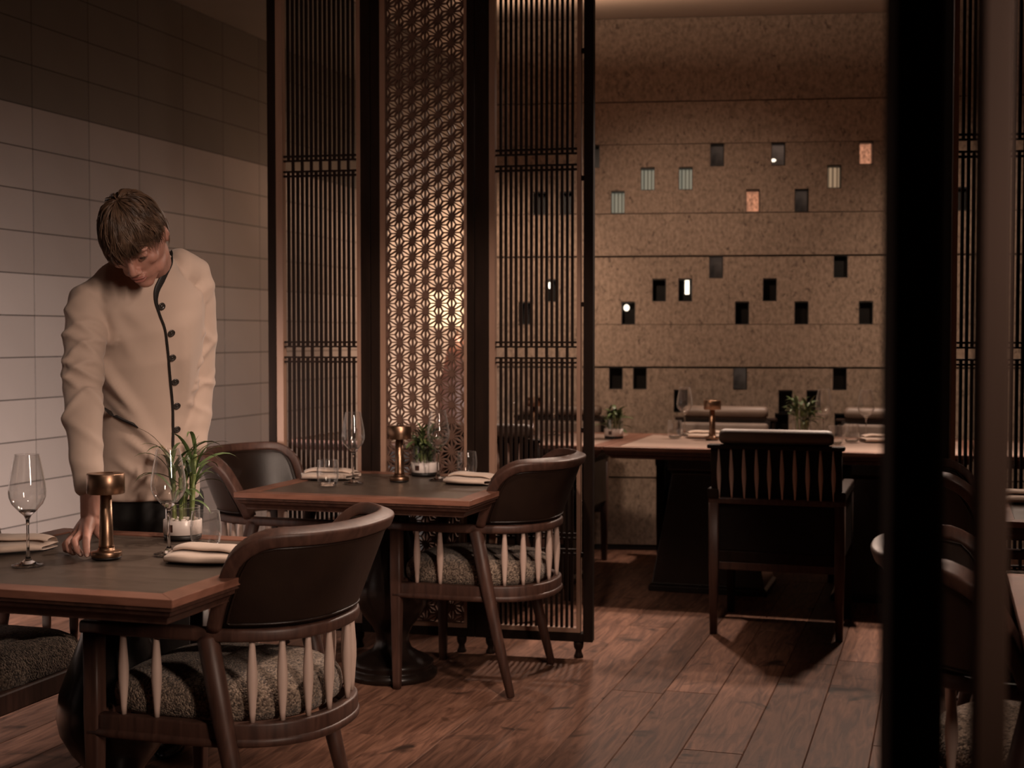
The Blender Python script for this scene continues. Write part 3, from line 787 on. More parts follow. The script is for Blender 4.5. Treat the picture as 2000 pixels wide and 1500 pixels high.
arm = [((-0.69, 6.27, 0), 0, 'dark armchair seen from behind, roll cushion over ten pale spindles, at the long back table'),
       ((-2.03, 6.30, 0), 0, 'dark armchair seen from behind through the right slatted screen panel'),
       ((-1.20, 7.64, 0), R(180), 'armchair facing the viewer across the back table, behind the table lamp'),
       ((-0.30, 7.72, 0), R(180), 'armchair facing the viewer across the back table, cut by the dark post'),
       ((-2.15, 7.55, 0), R(180), 'armchair facing the viewer behind the potted plant at the left end of the back tables')]
for i, (loc, rz, lb) in enumerate(arm):
    o = ac if i == 0 else copy_tree(ac)
    o.location = loc; o.rotation_euler = (0, 0, rz); tag(o, lb, 'armchair', AG)

# ------------------------------------------------------------------ tables
def make_table(wd, dp, label, loc, pedestal='turned', group=None, inlay=None, name='dining_table'):
    t = empty(name, loc, 0, label, 'table', group)
    H = 0.75; bw = 0.062; hx, hy = wd / 2, dp / 2
    for (sx_, sy_) in ((0, -1), (0, 1), (-1, 0), (1, 0)):          # mitred border boards with an ogee edge below
        if sx_ == 0:
            q = [(-hx, sy_ * hy), (hx, sy_ * hy), (hx - bw, sy_ * (hy - bw)), (-hx + bw, sy_ * (hy - bw))]
        else:
            q = [(sx_ * hx, -hy), (sx_ * hx, hy), (sx_ * (hx - bw), hy - bw), (sx_ * (hx - bw), -hy + bw)]
        m = MB(); e = 0.0004
        vs = [(a, b, z) for z in (H - 0.018, H) for (a, b) in q]
        m.add(vs, [(0, 1, 2, 3), (4, 5, 6, 7)] + [(i, (i + 1) % 4, 4 + (i + 1) % 4, 4 + i) for i in range(4)], False)
        m.build('border_board', MT['walnut_edge'], t, bevel=0.0012)
    MB().box((0, 0, H - 0.0105), (wd - 2 * bw - 0.002, dp - 2 * bw - 0.002, 0.015)).build('leather_inlay', inlay or MT['table_leather'], t, bevel=0.001)
    m = MB(); rings = []
    for (ins, z) in ((0.004, H - 0.018), (0.004, H - 0.026), (0.012, H - 0.030), (0.014, H - 0.038), (0.028, H - 0.046), (0.034, H - 0.056), (0.034, H - 0.060)):
        rings.append([Vector((a * (hx - ins), b * (hy - ins), z)) for a, b in ((-1, -1), (1, -1), (1, 1), (-1, 1))])
    m.loft(rings, smooth=False); m.build('moulded_edge', MT['walnut'], t)
    if pedestal == 'turned':
        prof = [(0, 0), (0.165, 0), (0.172, 0.010), (0.172, 0.024), (0.155, 0.032), (0.150, 0.040), (0.158, 0.050), (0.158, 0.060), (0.140, 0.072), (0.105, 0.088), (0.075, 0.108), (0.064, 0.135), (0.064, 0.165),
                (0.078, 0.195), (0.110, 0.235), (0.137, 0.285), (0.146, 0.33), (0.138, 0.39), (0.112, 0.46), (0.085, 0.53), (0.068, 0.59), (0.062, 0.63), (0.07, 0.655), (0.1, 0.668), (0.21, 0.672), (0.21, 0.6895), (0, 0.6895)]
        m = MB(); m.lathe(prof, 48, c=(-0.06, 0.11, 0)); m.build('pedestal', MT['dark_gloss'], t)
    else:
        for cx in pedestal:
            m = MB(); rings = []
            for (a, b, z) in ((0.30, 0.21, 0.0), (0.30, 0.21, 0.03), (0.285, 0.195, 0.04), (0.19, 0.15, 0.60), (0.21, 0.17, 0.62), (0.21, 0.17, 0.689)):
                rings.append([Vector((cx + a * u, b * v - 0.08, z)) for u, v in ((-1, -1), (1, -1), (1, 1), (-1, 1))])
            m.loft(rings, smooth=False); m.build('pedestal', MT['dark_gloss'], t, bevel=0.004)
    return t
sheen_inlay = mat('sheen_inlay', (0.44, 0.32, 0.265), (0.38, 0.275, 0.225), rough=0.32, scale=6, stretch=(1, 4, 1))  # pale tone: the sheen of reflected wall light put into the inlay colour
make_table(0.88, 0.87, 'square dining table with dark leather top and reddish wood border, under the waiter\'s hand', (-1.975, 2.965, 0))
make_table(0.88, 0.86, 'square dining table with leather top in front of the folding screen', (-1.952, 4.785, 0))
make_table(0.88, 0.87, 'near table cut by the right edge, only its wooden border showing', (0.581, 2.965, 0))
make_table(0.88, 0.86, 'farther table at the right edge behind the pale upright, a napkin on it', (0.581, 4.785, 0))
make_table(1.76, 1.0, 'long back table with glossy pinkish top in front of the stone wall', (-0.75, 7.22, 0), (-0.37 - 0.02, 0.52), inlay=sheen_inlay)
make_table(1.72, 1.0, 'long back table at the left, behind the right slatted panel', (-2.495, 7.22, 0), (-0.35, 0.35), inlay=sheen_inlay)
make_table(1.30, 1.0, 'back table at the far right, glimpsed through the slatted panel', (0.79, 7.22, 0), (0.0,), inlay=sheen_inlay)

# ------------------------------------------------------------------ tableware
TZ = 0.7502
def wine_glass():
    t = empty('wine_glass')
    out = [(0.0, 0.0), (0.036, 0.0), (0.0385, 0.0012), (0.0375, 0.003), (0.022, 0.0065), (0.010, 0.012), (0.0055, 0.020), (0.0038, 0.034), (0.0034, 0.06), (0.0034, 0.095), (0.0045, 0.110),
           (0.009, 0.120), (0.022, 0.132), (0.036, 0.148), (0.0425, 0.164), (0.0438, 0.178), (0.0415, 0.200), (0.0365, 0.228), (0.0315, 0.253), (0.0285, 0.266)]
    inn = [(0.0273, 0.266), (0.0303, 0.253), (0.0353, 0.228), (0.0403, 0.200), (0.0425, 0.178), (0.0412, 0.165), (0.0345, 0.150), (0.020, 0.136), (0.007, 0.127), (0.0, 0.126)]
    k = next(i for i, p in enumerate(out) if p[1] >= 0.110)
    m = MB(); m.lathe(out[:k + 1] + [(0, 0.110)], 32); m.build('stem', MT['glass'], t)
    kk = next(i for i, p in enumerate(out) if p[1] >= 0.131)
    m = MB(); m.lathe([(0, 0.1102)] + [(r, z if z > .1105 else .1102) for r, z in out[k:kk + 1]] + [(0.020, 0.1325), (0.010, 0.1285), (0, 0.1275)], 40); m.build('bowl_base', MT['glass'], t)
    m = MB(); pr = out[kk:]; n = 40; m.lathe(pr, n); m.lathe([(0.0287, 0.2662), (0.0290, 0.2667), (0.0283, 0.2672), (0.0280, 0.2666), (0.0287, 0.2662)], 40); m.build('bowl', MT['thin_glass'], t, fix=False)
    return t
def tumbler():
    t = empty('tumbler')
    m = MB(); m.lathe([(0, 0), (0.026, 0), (0.031, 0.003), (0.036, 0.014), (0.0345, 0.016), (0.028, 0.010), (0, 0.009)], 40); m.build('base', MT['glass'], t)
    m = MB(); m.lathe([(0.036, 0.0142), (0.0395, 0.034), (0.040, 0.055), (0.0375, 0.080), (0.0355, 0.094)], 40); m.lathe([(0.0354, 0.094), (0.0359, 0.0945), (0.0355, 0.0955), (0.0350, 0.0945), (0.0354, 0.094)], 40)
    m.build('wall', MT['thin_glass'], t, fix=False)
    return t
def table_lamp():
    t = empty('table_lamp')
    m = MB(); m.lathe([(0, 0), (0.035, 0), (0.0365, 0.0015), (0.0365, 0.004), (0, 0.004)], 40); m.build('foot_pad', MT['void'], t)
    m = MB(); m.lathe([(0, 0.004), (0.036, 0.004), (0.0375, 0.0055), (0.0375, 0.0165), (0.036, 0.018), (0.024, 0.0195), (0.021, 0.022), (0.0195, 0.027), (0, 0.027)], 48); m.build('base', MT['bronze'], t)
    m = MB(); m.lathe([(0, 0.0268), (0.0195, 0.0268), (0.0182, 0.034), (0.0172, 0.05), (0.0135, 0.165), (0, 0.165)], 40); m.build('stem', MT['bronze'], t)
    m = MB(); m.lathe([(0, 0.161), (0.0445, 0.161), (0.046, 0.1625), (0.046, 0.2095), (0.0445, 0.211), (0.020, 0.211), (0.0195, 0.2095), (0, 0.2095)], 48); m.build('shade', MT['bronze'], t)
    return t
def napkin(seed=0, L_=0.20, D=0.135):
    """a linen square folded into thirds, lying loosely"""
    rn = random.Random(seed); t = empty('napkin')
    def layer(nm, prof, x0, x1, wob, ang):
        m = MB(); vs, fs = [], []; nx = 15; n = len(prof)
        for i in range(nx):
            u = i / (nx - 1); x = x0 + (x1 - x0) * u
            for (y, z) in prof:
                zz = z * (1.6 - 0.5 * abs(2 * u - 1) ** 3) * (0.75 + 0.35 * math.sin(2.2 * u + wob) + 0.12 * math.sin(7 * u + wob * 2)); 
                vs.append((x + y * (0.12 * math.sin(wob) + 0.55 * (u - 0.5)), y * (1 + 0.10 * math.sin(3 * u + wob) - 0.30 * abs(2 * u - 1) ** 2.5) + ang * (u - 0.5), max(zz, 0.0006)))
        for i in range(nx - 1):
            for j in range(n - 1): fs.append((i * n + j, i * n + j + 1, (i + 1) * n + j + 1, (i + 1) * n + j))
        m.add(vs, fs); o = m.build(nm, MT['linen'], t)
        md = o.modifiers.new('thick', 'SOLIDIFY'); md.thickness = 0.0018; md.offset = 0
        s = o.modifiers.new('sub', 'SUBSURF'); s.levels = s.render_levels = 1
        return o
    h = D / 2
    layer('folded_base', [(h * .9, .0015), (0.0, .0015), (-h * .86, .002), (-h, .006), (-h * 1.0, .011), (-h * .9, .0145), (-h * .4, .0135), (0.0, .0145), (h * .55, .016), (h * .85, .013)], -L_ / 2, L_ / 2, rn.uniform(0.3, 1.2), rn.uniform(-.012, .012))
    layer('top_fold', [(h * .95, .004), (h * 1.0, .012), (h * .9, .021), (h * .5, .0245), (0.05 * h, .0245), (-h * .22, .023), (-h * .30, .020), (-h * .2, .0175)], -L_ / 2 + 0.012, L_ / 2 - 0.006, rn.uniform(0.3, 1.0), rn.uniform(-.02, .02))
    return t
def leaf_mesh(ln, wd, start, droop):
    m = MB(); n = 9; vs, fs = [], []; x = z = 0.0; ang = start
    for i in range(n):
        u = i / (n - 1); wv = wd * math.sin(math.pi * min(1, u * 0.9 + 0.1)) ** 0.8 * (1 - u * 0.2) + 0.0004
        if u > 0.96: wv = 0.0004
        vs += [(x, -wv, z + wv * 0.35), (x, 0, z), (x, wv, z + wv * 0.35)]
        x += ln / (n - 1) * math.cos(ang); z += ln / (n - 1) * math.sin(ang); ang -= droop / (n - 1) * (0.4 + 1.2 * u)
    for i in range(n - 1):
        for j in range(2): fs.append((i * 3 + j, i * 3 + j + 1, i * 3 + 4 + j, i * 3 + 3 + j))
    m.add(vs, fs); return m
LM, LB = [], []
for i in range(9):
    LM.append(leaf_mesh(0.085 + 0.011 * i, 0.0058 + 0.0009 * (i % 3), R(84 - 9 * (i % 4)), R(60 + 28 * (i % 5))).mesh('leaf'))
    LB.append(leaf_mesh(0.045 + 0.006 * i, 0.0075 + 0.0010 * (i % 3), R(80 - 16 * (i % 5)), R(40 + 18 * (i % 4))).mesh('leaf'))
for i, me in enumerate(LM): me.materials.append(MT['leaf_dry'] if i == 5 else MT['leaf'])
for i, me in enumerate(LB): me.materials.append(MT['leaf'])
def bamboo(seed, n=5, height=0.21, nl=5, glass_h=0.088, bushy=False):
    rn = random.Random(seed)
    t = empty('potted_bamboo')
    m = MB(); m.lathe([(0, 0), (0.049, 0), (0.0505, 0.002), (0.0505, 0.0125), (0, 0.0125)], 40); m.build('pot_base', MT['void'], t)
    m = MB(); m.lathe([(0, 0.0127), (0.0505, 0.0127), (0.052, 0.014), (0.052, 0.051), (0.0505, 0.0525), (0.0475, 0.0525), (0.047, 0.044), (0, 0.044)], 48); m.build('pot', MT['ceramic'], t)
    lb = MB(); vs = []
    for k in range(5):
        a = R(-100 + 5.2 * (k - 2)); vs += [(0.0525 * math.cos(a), 0.0525 * math.sin(a), 0.022), (0.0525 * math.cos(a), 0.0525 * math.sin(a), 0.042)]
    lb.add(vs, [(2 * k, 2 * k + 2, 2 * k + 3, 2 * k + 1) for k in range(4)]); lb.build('label', MT['label_brown'], t)
    m = MB(); m.lathe([(0.0465, 0.0445), (0.0465, glass_h)], 40); m.lathe([(0.0455, glass_h), (0.0465, glass_h + .0012), (0.0475, glass_h), (0.0465, glass_h - .001), (0.0455, glass_h)], 40)
    m.build('glass_sleeve', MT['thin_glass'], t, fix=False)
    m = MB()
    for k in range(34):
        a, r = rn.uniform(0, 6.28), 0.040 * math.sqrt(rn.random()); q = rn.uniform(0.005, 0.0085)
        m.ellipsoid((r * math.cos(a), r * math.sin(a), 0.047 + rn.uniform(0, 0.006)), (q, q * .8, q * .7), n=7, m=5)
    o = m.build('pebbles', MT['pebble'], t); o['kind'] = 'stuff'
    for s in range(n):
        a = 2 * math.pi * s / n + rn.uniform(-.3, .3); r = 0.027
        hh = height * rn.uniform(0.72, 1.05); lean = rn.uniform(0.0, 0.014)
        m = MB(); z = 0.046; pts, rad = [], []
        while z < hh:
            k = (z - 0.046); c_ = Vector((math.cos(a) * (r + lean * k * 8), math.sin(a) * (r + lean * k * 8), z))
            pts += [c_, c_ + Vector((0, 0, .0025)), c_ + Vector((0, 0, .005))]; rad += [0.0056, 0.0068, 0.0056]; z += rn.uniform(0.024, 0.036)
        m.tube(pts, rad, 8); stk = m.build('stalk', MT['stalk'], t)
        top = pts[-1]
        for l in range(nl):
            o = link('leaf', rn.choice(LB if bushy else LM), stk)
            if o.data.materials[0] == MT['leaf_dry']: o['label'] = 'yellowing leaf'
            zz = top.z - rn.uniform(0, 0.10 if not bushy else 0.075) if l > 1 else top.z
            o.location = (top.x, top.y, zz)
            ta = a + rn.uniform(-1.9, 1.9)
            o.rotation_euler = (rn.uniform(-.3, .3), rn.uniform(-.3, .45), ta); q = rn.uniform(0.6, 1.25); o.scale = (q, q, q)
    return t
def place(o, p, rz=0, label=None, cat=None, group=None, z=TZ, s=None):
    o.location = (p[0], p[1], z); o.rotation_euler = (0, 0, rz); tag(o, label, cat, group)
    return o
T = lambda x, y: Z(x, y, 0.75)
wg = wine_glass()
WG = 'empty wine glasses on long stems'
wgs = [((55, 1104), 'empty wine glass at the left edge of the waiter\'s table'), ((330, 1083), 'empty wine glass between the waiter\'s lamp and the folded napkin'),
       ((690, 944), 'wine glass on the second table, in front of the left slatted panel'), ((856, 937), 'wine glass on the second table, right of the potted bamboo'),
       ((1337, 850), 'wine glass on the long back table, left of the brown lamp'), ((1608, 858), 'wine glass on the back table, just right of the bushy plant'),
       ((1691, 860), 'wine glass on the back table, nearest the dark post'), ((1006, 850), 'left wine glass on the back table behind the right slatted panel'), ((1082, 850), 'right wine glass on the back table behind the right slatted panel')]
for i, (p, lb) in enumerate(wgs):
    o = wg if i == 0 else copy_tree(wg)
    place(o, T(*p), random.uniform(0, 6), lb, 'wine glass', WG)
tb = tumbler(); TG = 'short clear tumblers'
tbs = [((402, 1070), 'clear tumbler behind the folded napkin on the waiter\'s table'), ((640, 949), 'clear tumbler in front of the left napkin on the second table'), ((912, 929), 'clear tumbler behind the right napkin on the second table'),
       ((1318, 856), 'clear tumbler on the back table left of a wine glass'), ((1632, 868), 'shorter-looking tumbler on the back table behind the armchair cushion'), ((1663, 864), 'clear tumbler on the back table beside the last wine glass'), ((1040, 862), 'tumbler behind the right slatted panel')]
for i, (p, lb) in enumerate(tbs):
    o = tb if i == 0 else copy_tree(tb)
    place(o, T(*p), 0, lb, 'tumbler', TG)
tl = table_lamp(); LG = 'cordless bronze table lamps'
tls = [((208, 1090), 'bronze cordless table lamp gripped by the waiter'), ((780, 940), 'bronze cordless table lamp on the second table beside the bamboo'), ((1391, 859), 'brown table lamp on the long back table beside a white napkin'), ((1043, 850), 'dark table lamp silhouetted behind the right slatted panel')]
for i, (p, lb) in enumerate(tls):
    o = tl if i == 0 else copy_tree(tl)
    place(o, T(*p), 0, lb, 'table lamp', LG)
NG = 'folded linen napkins'
nps = [((405, 1096), R(3), 1, 1.0, 'folded linen napkin on the waiter\'s table, beside the foreground chair'), ((18, 1076), R(38), 2, 1.0, 'linen napkin at the left edge behind the first wine glass'),
       ((640, 935), R(12), 3, 1.0, 'linen napkin on the left of the second table, behind a tumbler'), ((918, 944), R(-6), 4, 0.95, 'linen napkin on the right of the second table, by the chair back'),
       ((1378, 855), R(8), 5, 1.0, 'white napkin behind the brown lamp on the back table'), ((1722, 863), R(15), 6, 1.0, 'white napkin on the back table beside the dark post'), ((2004, 980), R(20), 7, 1.0, 'white napkin on the table at the right edge')]
for (p, rz, sd, q, lb) in nps:
    o = napkin(sd, 0.21, 0.14); place(o, T(*p), rz, lb, 'napkin', NG)
PG = 'potted bamboo centrepieces'
pls = [((357, 1051), 21, 6, 0.225, 8, 0.086, False, 'potted lucky bamboo with long arching leaves on the waiter\'s table'), ((828, 928), 22, 7, 0.185, 10, 0.115, True, 'potted lucky bamboo on the second table in front of the star fretwork'),
       ((1199, 856), 23, 7, 0.165, 11, 0.105, True, 'potted plant in white pot at the left end of the long back table'), ((1566, 862), 24, 8, 0.20, 11, 0.13, True, 'bushy potted plant on the back table behind the roll cushion')]
for (p, sd, n, h, nl, gh, bu, lb) in pls:
    o = bamboo(sd, n, h, nl, gh, bu); place(o, T(*p), 0, lb, 'plant', PG)

# ------------------------------------------------------------------ floor lamp in the far corner, seen through the fretwork
pl = P(893, 604, 9.45)
t = empty('floor_lamp', (pl.x, pl.y, 0), 0, 'glowing drum shade on a dark red wooden column, seen through the fretwork', 'floor lamp')
m = MB(); rings = []
for z, q in ((0, .15), (.04, .15), (.05, .13), (.9, .11), (1.20, .06), (1.30, .02)):
    rings.append([Vector((u, v, z)) for u, v in rrect(q, q, .2)])
m.loft(rings); m.build('column', MT['red_wood'], t)
sh = bpy.data.materials.new('lit_shade'); sh.use_nodes = True; b = sh.node_tree.nodes['Principled BSDF']
b.inputs['Base Color'].default_value = (.8, .62, .42, 1); b.inputs['Emission Color'].default_value = (1, .72, .42, 1); b.inputs['Emission Strength'].default_value = 1.5
m = MB(); m.lathe([(0.187, 1.36), (0.19, 1.36), (0.19, 1.61), (0.187, 1.61)], 48); m.f += [(3 * 48 + i, 3 * 48 + (i + 1) % 48, (i + 1) % 48, i) for i in range(48)]; m.sm += [True] * 48
m.build('lamp_shade', sh, t)
m = MB(); m.lathe([(0.1875, 1.612), (0.192, 1.612), (0.192, 1.625), (0.1875, 1.625)], 48); m.f += [(3 * 48 + i, 3 * 48 + (i + 1) % 48, (i + 1) % 48, i) for i in range(48)]; m.sm += [True] * 48
m.build('shade_ring', MT['red_wood'], t)
m = MB(); m.tube([(0, 0, 1.28), (0, 0, 1.48)], 0.008, 8); m.build('lamp_pole', MT['bronze'], t)
l = bpy.data.lights.new('floor_lamp_bulb', 'POINT'); l.energy = 22; l.color = AMBER; l.shadow_soft_size = 0.05
lo = bpy.data.objects.new('floor_lamp_bulb', l); col.objects.link(lo); lo.location = (pl.x, pl.y, 1.56)
# ------------------------------------------------------------------ the waiter
def remeshed(mb, voxel, smooth=2, name='tmp'):
    o = mb.build(name, None)
    md = o.modifiers.new('r', 'REMESH'); md.mode = 'VOXEL'; md.voxel_size = voxel
    if smooth:
        s = o.modifiers.new('s', 'SMOOTH'); s.iterations = smooth; s.factor = 0.5
    dg = bpy.context.evaluated_depsgraph_get(); dg.update()
    me = bpy.data.meshes.new_from_object(o.evaluated_get(dg), depsgraph=dg)
    old = o.data; bpy.data.objects.remove(o); bpy.data.meshes.remove(old)
    me.polygons.foreach_set('use_smooth', [True] * len(me.polygons)); me.name = name
    return me
base = Z(292, 1470, 0.0); base.z = 0
man = empty('person', base, 0, 'young waiter in a tan collarless jacket bending over the table to set down a lamp', 'person')
def put(name, me, m_, label=None):
    if m_: me.materials.append(m_)
    me.transform(Matrix.Translation(-base)); me.update()
    return link(name, me, man, label=label)
def cv(a, b, c): return RT * a + FW * b + Vector((0, 0, c))

shR, shL = P(170, 600, 3.74), P(378, 526, 3.95)
# ---- jacket
jk = MB()
secs = [  # pixel x, y, depth, half width, half depth, lateral blend towards the shoulder line
    (287, 972, 4.08, 0.150, 0.112, 0.0), (287, 950, 4.08, 0.152, 0.114, 0.0), (286, 880, 4.06, 0.146, 0.112, 0.1), (284, 810, 4.02, 0.140, 0.110, 0.25), (281, 740, 3.97, 0.148, 0.114, 0.45),
    (278, 670, 3.91, 0.162, 0.120, 0.7), (276, 610, 3.86, 0.172, 0.116, 0.9), (278, 570, 3.83, 0.166, 0.104, 1.0), (284, 540, 3.81, 0.130, 0.088, 1.0), (292, 516, 3.80, 0.082, 0.070, 1.0), (295, 500, 3.79, 0.066, 0.060, 1.0)]
lat0 = cv(1, 0.15, 0).normalized(); lat1 = (shL - shR).normalized()
cen = [P(a, b, c) for (a, b, c, *_r) in secs]; rings = []
for i, (a, b, c, hw, hd, bl) in enumerate(secs):
    tan = (cen[min(i + 1, len(cen) - 1)] - cen[max(i - 1, 0)]).normalized()
    lt = (lat0 * (1 - bl) + lat1 * bl); lt = (lt - tan * lt.dot(tan)).normalized(); fr = tan.cross(lt)
    rings.append([cen[i] + lt * (hw * sup(math.cos(t), 0.85)) + fr * (hd * sup(math.sin(t), 0.85)) for t in [2 * math.pi * k / 36 for k in range(36)]])
jk.loft(rings)
armR = [P(205, 585, 3.77), P(176, 592, 3.74), P(167, 640, 3.71), P(164, 700, 3.68), P(162, 770, 3.66), P(164, 830, 3.61), P(168, 890, 3.57), P(175, 958, 3.545)]
radR = [0.068, 0.062, 0.055, 0.051, 0.050, 0.0475, 0.042, 0.037]
jk.tube(armR, radR, 20)
armL = [P(342, 526, 3.90), P(372, 536, 3.95), P(385, 592, 3.98), P(387, 662, 4.02), P(386, 740, 4.05), P(383, 800, 4.04), P(380, 845, 4.02), P(379, 878, 4.0)]
radL = [0.064, 0.059, 0.055, 0.052, 0.049, 0.045, 0.040, 0.036]
jk.tube(armL, radL, 20)
jme = remeshed(jk, 0.0065, 6, 'jacket')
def seg(p, pts):
    best = (9, 0)
    for i in range(len(pts) - 1):
        a, b = pts[i], pts[i + 1]; ab = b - a; t = max(0, min(1, (p - a).dot(ab) / ab.length_squared))
        d = (p - a - ab * t).length
        if d < best[0]: best = (d, i + t)
    return best
rj = random.Random(9)
def folds(p, pts, s, FL_):
    i = min(int(s), len(pts) - 2); u = s - i; c = pts[i].lerp(pts[i + 1], u); v = (p - c).normalized()
    th = math.atan2(v.dot(RT), -v.dot(FW)); z = c.z; d = 0.0
    for (z0, tilt, ph, am, sg) in FL_:
        d += 1.5 * am * math.exp(-((z - z0 - tilt * math.sin(th + ph)) / sg) ** 2) * (0.55 + 0.45 * math.cos(th * 1.0 - ph * 0.7))
    return d
def zz_(y, d_): return P(0, y, d_).z
FR = [(zz_(y, d_), tl, ph, am, sg) for (y, d_, tl, ph, am, sg) in ((600, 3.72, .03, .4, .004, .014), (640, 3.70, -.04, .2, .006, .010), (663, 3.69, .03, .9, .006, .008), (684, 3.69, -.035, -.3, .008, .008), (704, 3.68, .04, .5, .007, .007),
      (724, 3.67, -.03, .1, .009, .008), (745, 3.66, .045, .8, .007, .008), (768, 3.65, -.045, -.2, .008, .009), (800, 3.64, .035, .3, .006, .011), (845, 3.60, -.04, .2, .005, .013), (905, 3.56, -.02, .6, .003, .018))]
FL = [(zz_(y, d_), tl, ph, am, sg) for (y, d_, tl, ph, am, sg) in ((585, 3.97, .04, .4, .004, .016), (640, 4.0, -.05, -.6, .006, .012), (690, 4.03, .05, -.3, .007, .011), (722, 4.05, -.04, .3, .008, .009), (750, 4.05, .04, -.5, .007, .009), (790, 4.03, -.03, .2, .005, .013), (840, 4.0, .02, .2, .003, .016))]
DRAG = []
for (ax, ay, bx, by, am, sg) in ((192, 660, 262, 790, .009, .016), (205, 700, 300, 868, .010, .018), (243, 590, 283, 700, .006, .018), (208, 770, 322, 905, .009, .016), (235, 860, 330, 930, .010, .015), (212, 905, 300, 962, .009, .014),
        (388, 560, 352, 770, .008, .020), (362, 620, 345, 860, .007, .014), (300, 640, 250, 560, .005, .02), (260, 905, 335, 880, .007, .013)):
    A_3, B_3 = P(ax, ay, 3.85) - base, P(bx, by, 3.9) - base
    DRAG.append((A_3.dot(RT), A_3.z, B_3.dot(RT), B_3.z, am, sg))
axis = (cen[0] - cen[-1]).normalized()
jme.update(); nrm = [v.normal.copy() for v in jme.vertices]; new = []
for v, n in zip(jme.vertices, nrm):
    p = v.co.copy(); lc = Vector(((p - base).dot(RT), (p - base).dot(FW), p.z))
    dR, sR = seg(p, armR); dL, sL = seg(p, armL)
    d = 0.0
    if dR < 0.085 and sR > 0.6:            # gathered folds round the bent sleeve
        d += folds(p, armR, sR, FR) + 0.003 * noise.noise(Vector((lc.x * 14, lc.y * 14, lc.z * 14)))
    elif dL < 0.085 and sL > 0.6:
        d += folds(p, armL, sL, FL) + 0.003 * noise.noise(Vector((lc.x * 14, lc.y * 14, lc.z * 14)))
    if dR > 0.06 and dL > 0.055:           # long drags across the front
        q = noise.noise(Vector((lc.x * 7 + lc.z * 4.0, lc.y * 4, lc.z * 3.2))); d += 0.005 * q
        if n.dot(FW) < 0.2:
            for (ax, az, bx, bz, am, sg) in DRAG:
                vx, vz = bx - ax, bz - az; t_ = ((lc.x - ax) * vx + (lc.z - az) * vz) / (vx * vx + vz * vz); t_ = max(0, min(1, t_))
                ds = math.hypot(lc.x - ax - vx * t_, lc.z - az - vz * t_); d += 1.35 * am * math.exp(-(ds / sg) ** 2) * math.sin(math.pi * (0.12 + 0.8 * t_))
    new.append(p + n * d)
for v, p in zip(jme.vertices, new): v.co = p
bm_ = bmesh.new(); bm_.from_mesh(jme)
for _ in range(2): bmesh.ops.smooth_vert(bm_, verts=bm_.verts, factor=0.5, use_axis_x=True, use_axis_y=True, use_axis_z=True)
bm_.to_mesh(jme); bm_.free()
jme.update()
JT = BVHTree.FromPolygons([v.co.copy() for v in jme.vertices], [list(p.vertices) for p in jme.polygons])
jo = put('jacket', jme, MT['jacket'])
def onj(x, y, lift=0.002):
    r = ray(x, y).normalized(); h = JT.ray_cast(CO, r)
    if h[0] is None: return None, None
    n = h[1] if h[1].dot(r) < 0 else -h[1]
    return h[0] + n * lift, n
def ribbon(name, pts, wd, m_, th=0.004, steps=6):
    """a strip of cloth lying on the jacket along a line of points"""
    pr = []
    for i in range(len(pts) - 1):
        for k in range(steps):
            u = k / steps; pr.append(tuple(pts[i][j] * (1 - u) + pts[i + 1][j] * u for j in range(2)) + (wd[i] * (1 - u) + wd[i + 1] * u,))
    pr.append((*pts[-1], wd[-1]))
    q = [onj(a, b, 0.0) for a, b, _ in pr]; q = [(p, n, pr[i][2]) for i, (p, n) in enumerate(q) if p]
    q2 = []
    for i in range(len(q)):
        s = q[max(0, i - 2):i + 3]; q2.append((sum((z[0] for z in s), Vector()) / len(s), sum((z[1] for z in s), Vector()).normalized(), q[i][2]))
    m = MB(); m.sweep([p + n * 0.001 for p, n, _ in q2], [n for _, n, _ in q2], [(u * th, v) for u, v in rrect(1, 1, .5, 2)])
    k = len(rrect(1, 1, .5, 2))
    # scale the across direction ring by ring
    for i, (p, n, wv) in enumerate(q2):
        c = p + n * 0.001
        a, b = q2[max(i - 1, 0)][0], q2[min(i + 1, len(q2) - 1)][0]; t = (b - a).normalized(); bb = t.cross((n - t * n.dot(t)).normalized())
        for j in range(k):
            vv = Vector(m.v[i * k + j]) - c; cc = vv.dot(bb); m.v[i * k + j] = tuple(c + vv - bb * cc + bb * (cc * wv))
    me = m.mesh(name); o = put(name, me, m_); o.parent = jo; return o
ribbon('piping', [(337, 490), (330, 518), (316, 545), (305, 566), (303, 588), (310, 612), (322, 642), (328, 690), (332, 740), (337, 790), (338, 850), (336, 900)],
       [0.004, 0.007, 0.010, 0.009, 0.0055, 0.0035, 0.0035, 0.0035, 0.0035, 0.0035, 0.0035, 0.0035], MT['piping'])
ribbon('pocket_welt', [(203, 799), (235, 817), (272, 833)], [0.005, 0.005, 0.0045], MT['piping'])
horn = mat('horn', (0.05, 0.042, 0.038), (0.02, 0.016, 0.014), rough=0.3, scale=200)
bme = None
for (a, b) in ((315, 598), (334, 650), (336, 698), (342, 745), (345, 792), (345, 838)):
    p, n = onj(a, b, 0.0005)
    if p is None: continue
    if bme is None:
        mm = MB(); mm.lathe([(0, 0.001), (0.0095, 0.001), (0.0105, 0.0025), (0.0105, 0.004), (0.009, 0.005), (0.006, 0.0042), (0.0045, 0.003), (0.003, 0.0028), (0.0022, 0.0042), (0, 0.0044)], 20)
        bme = mm.mesh('button'); bme.materials.append(horn)
    o = link('button', bme, jo); o.location = p - base; o.rotation_euler = n.to_track_quat('Z', 'Y').to_euler()

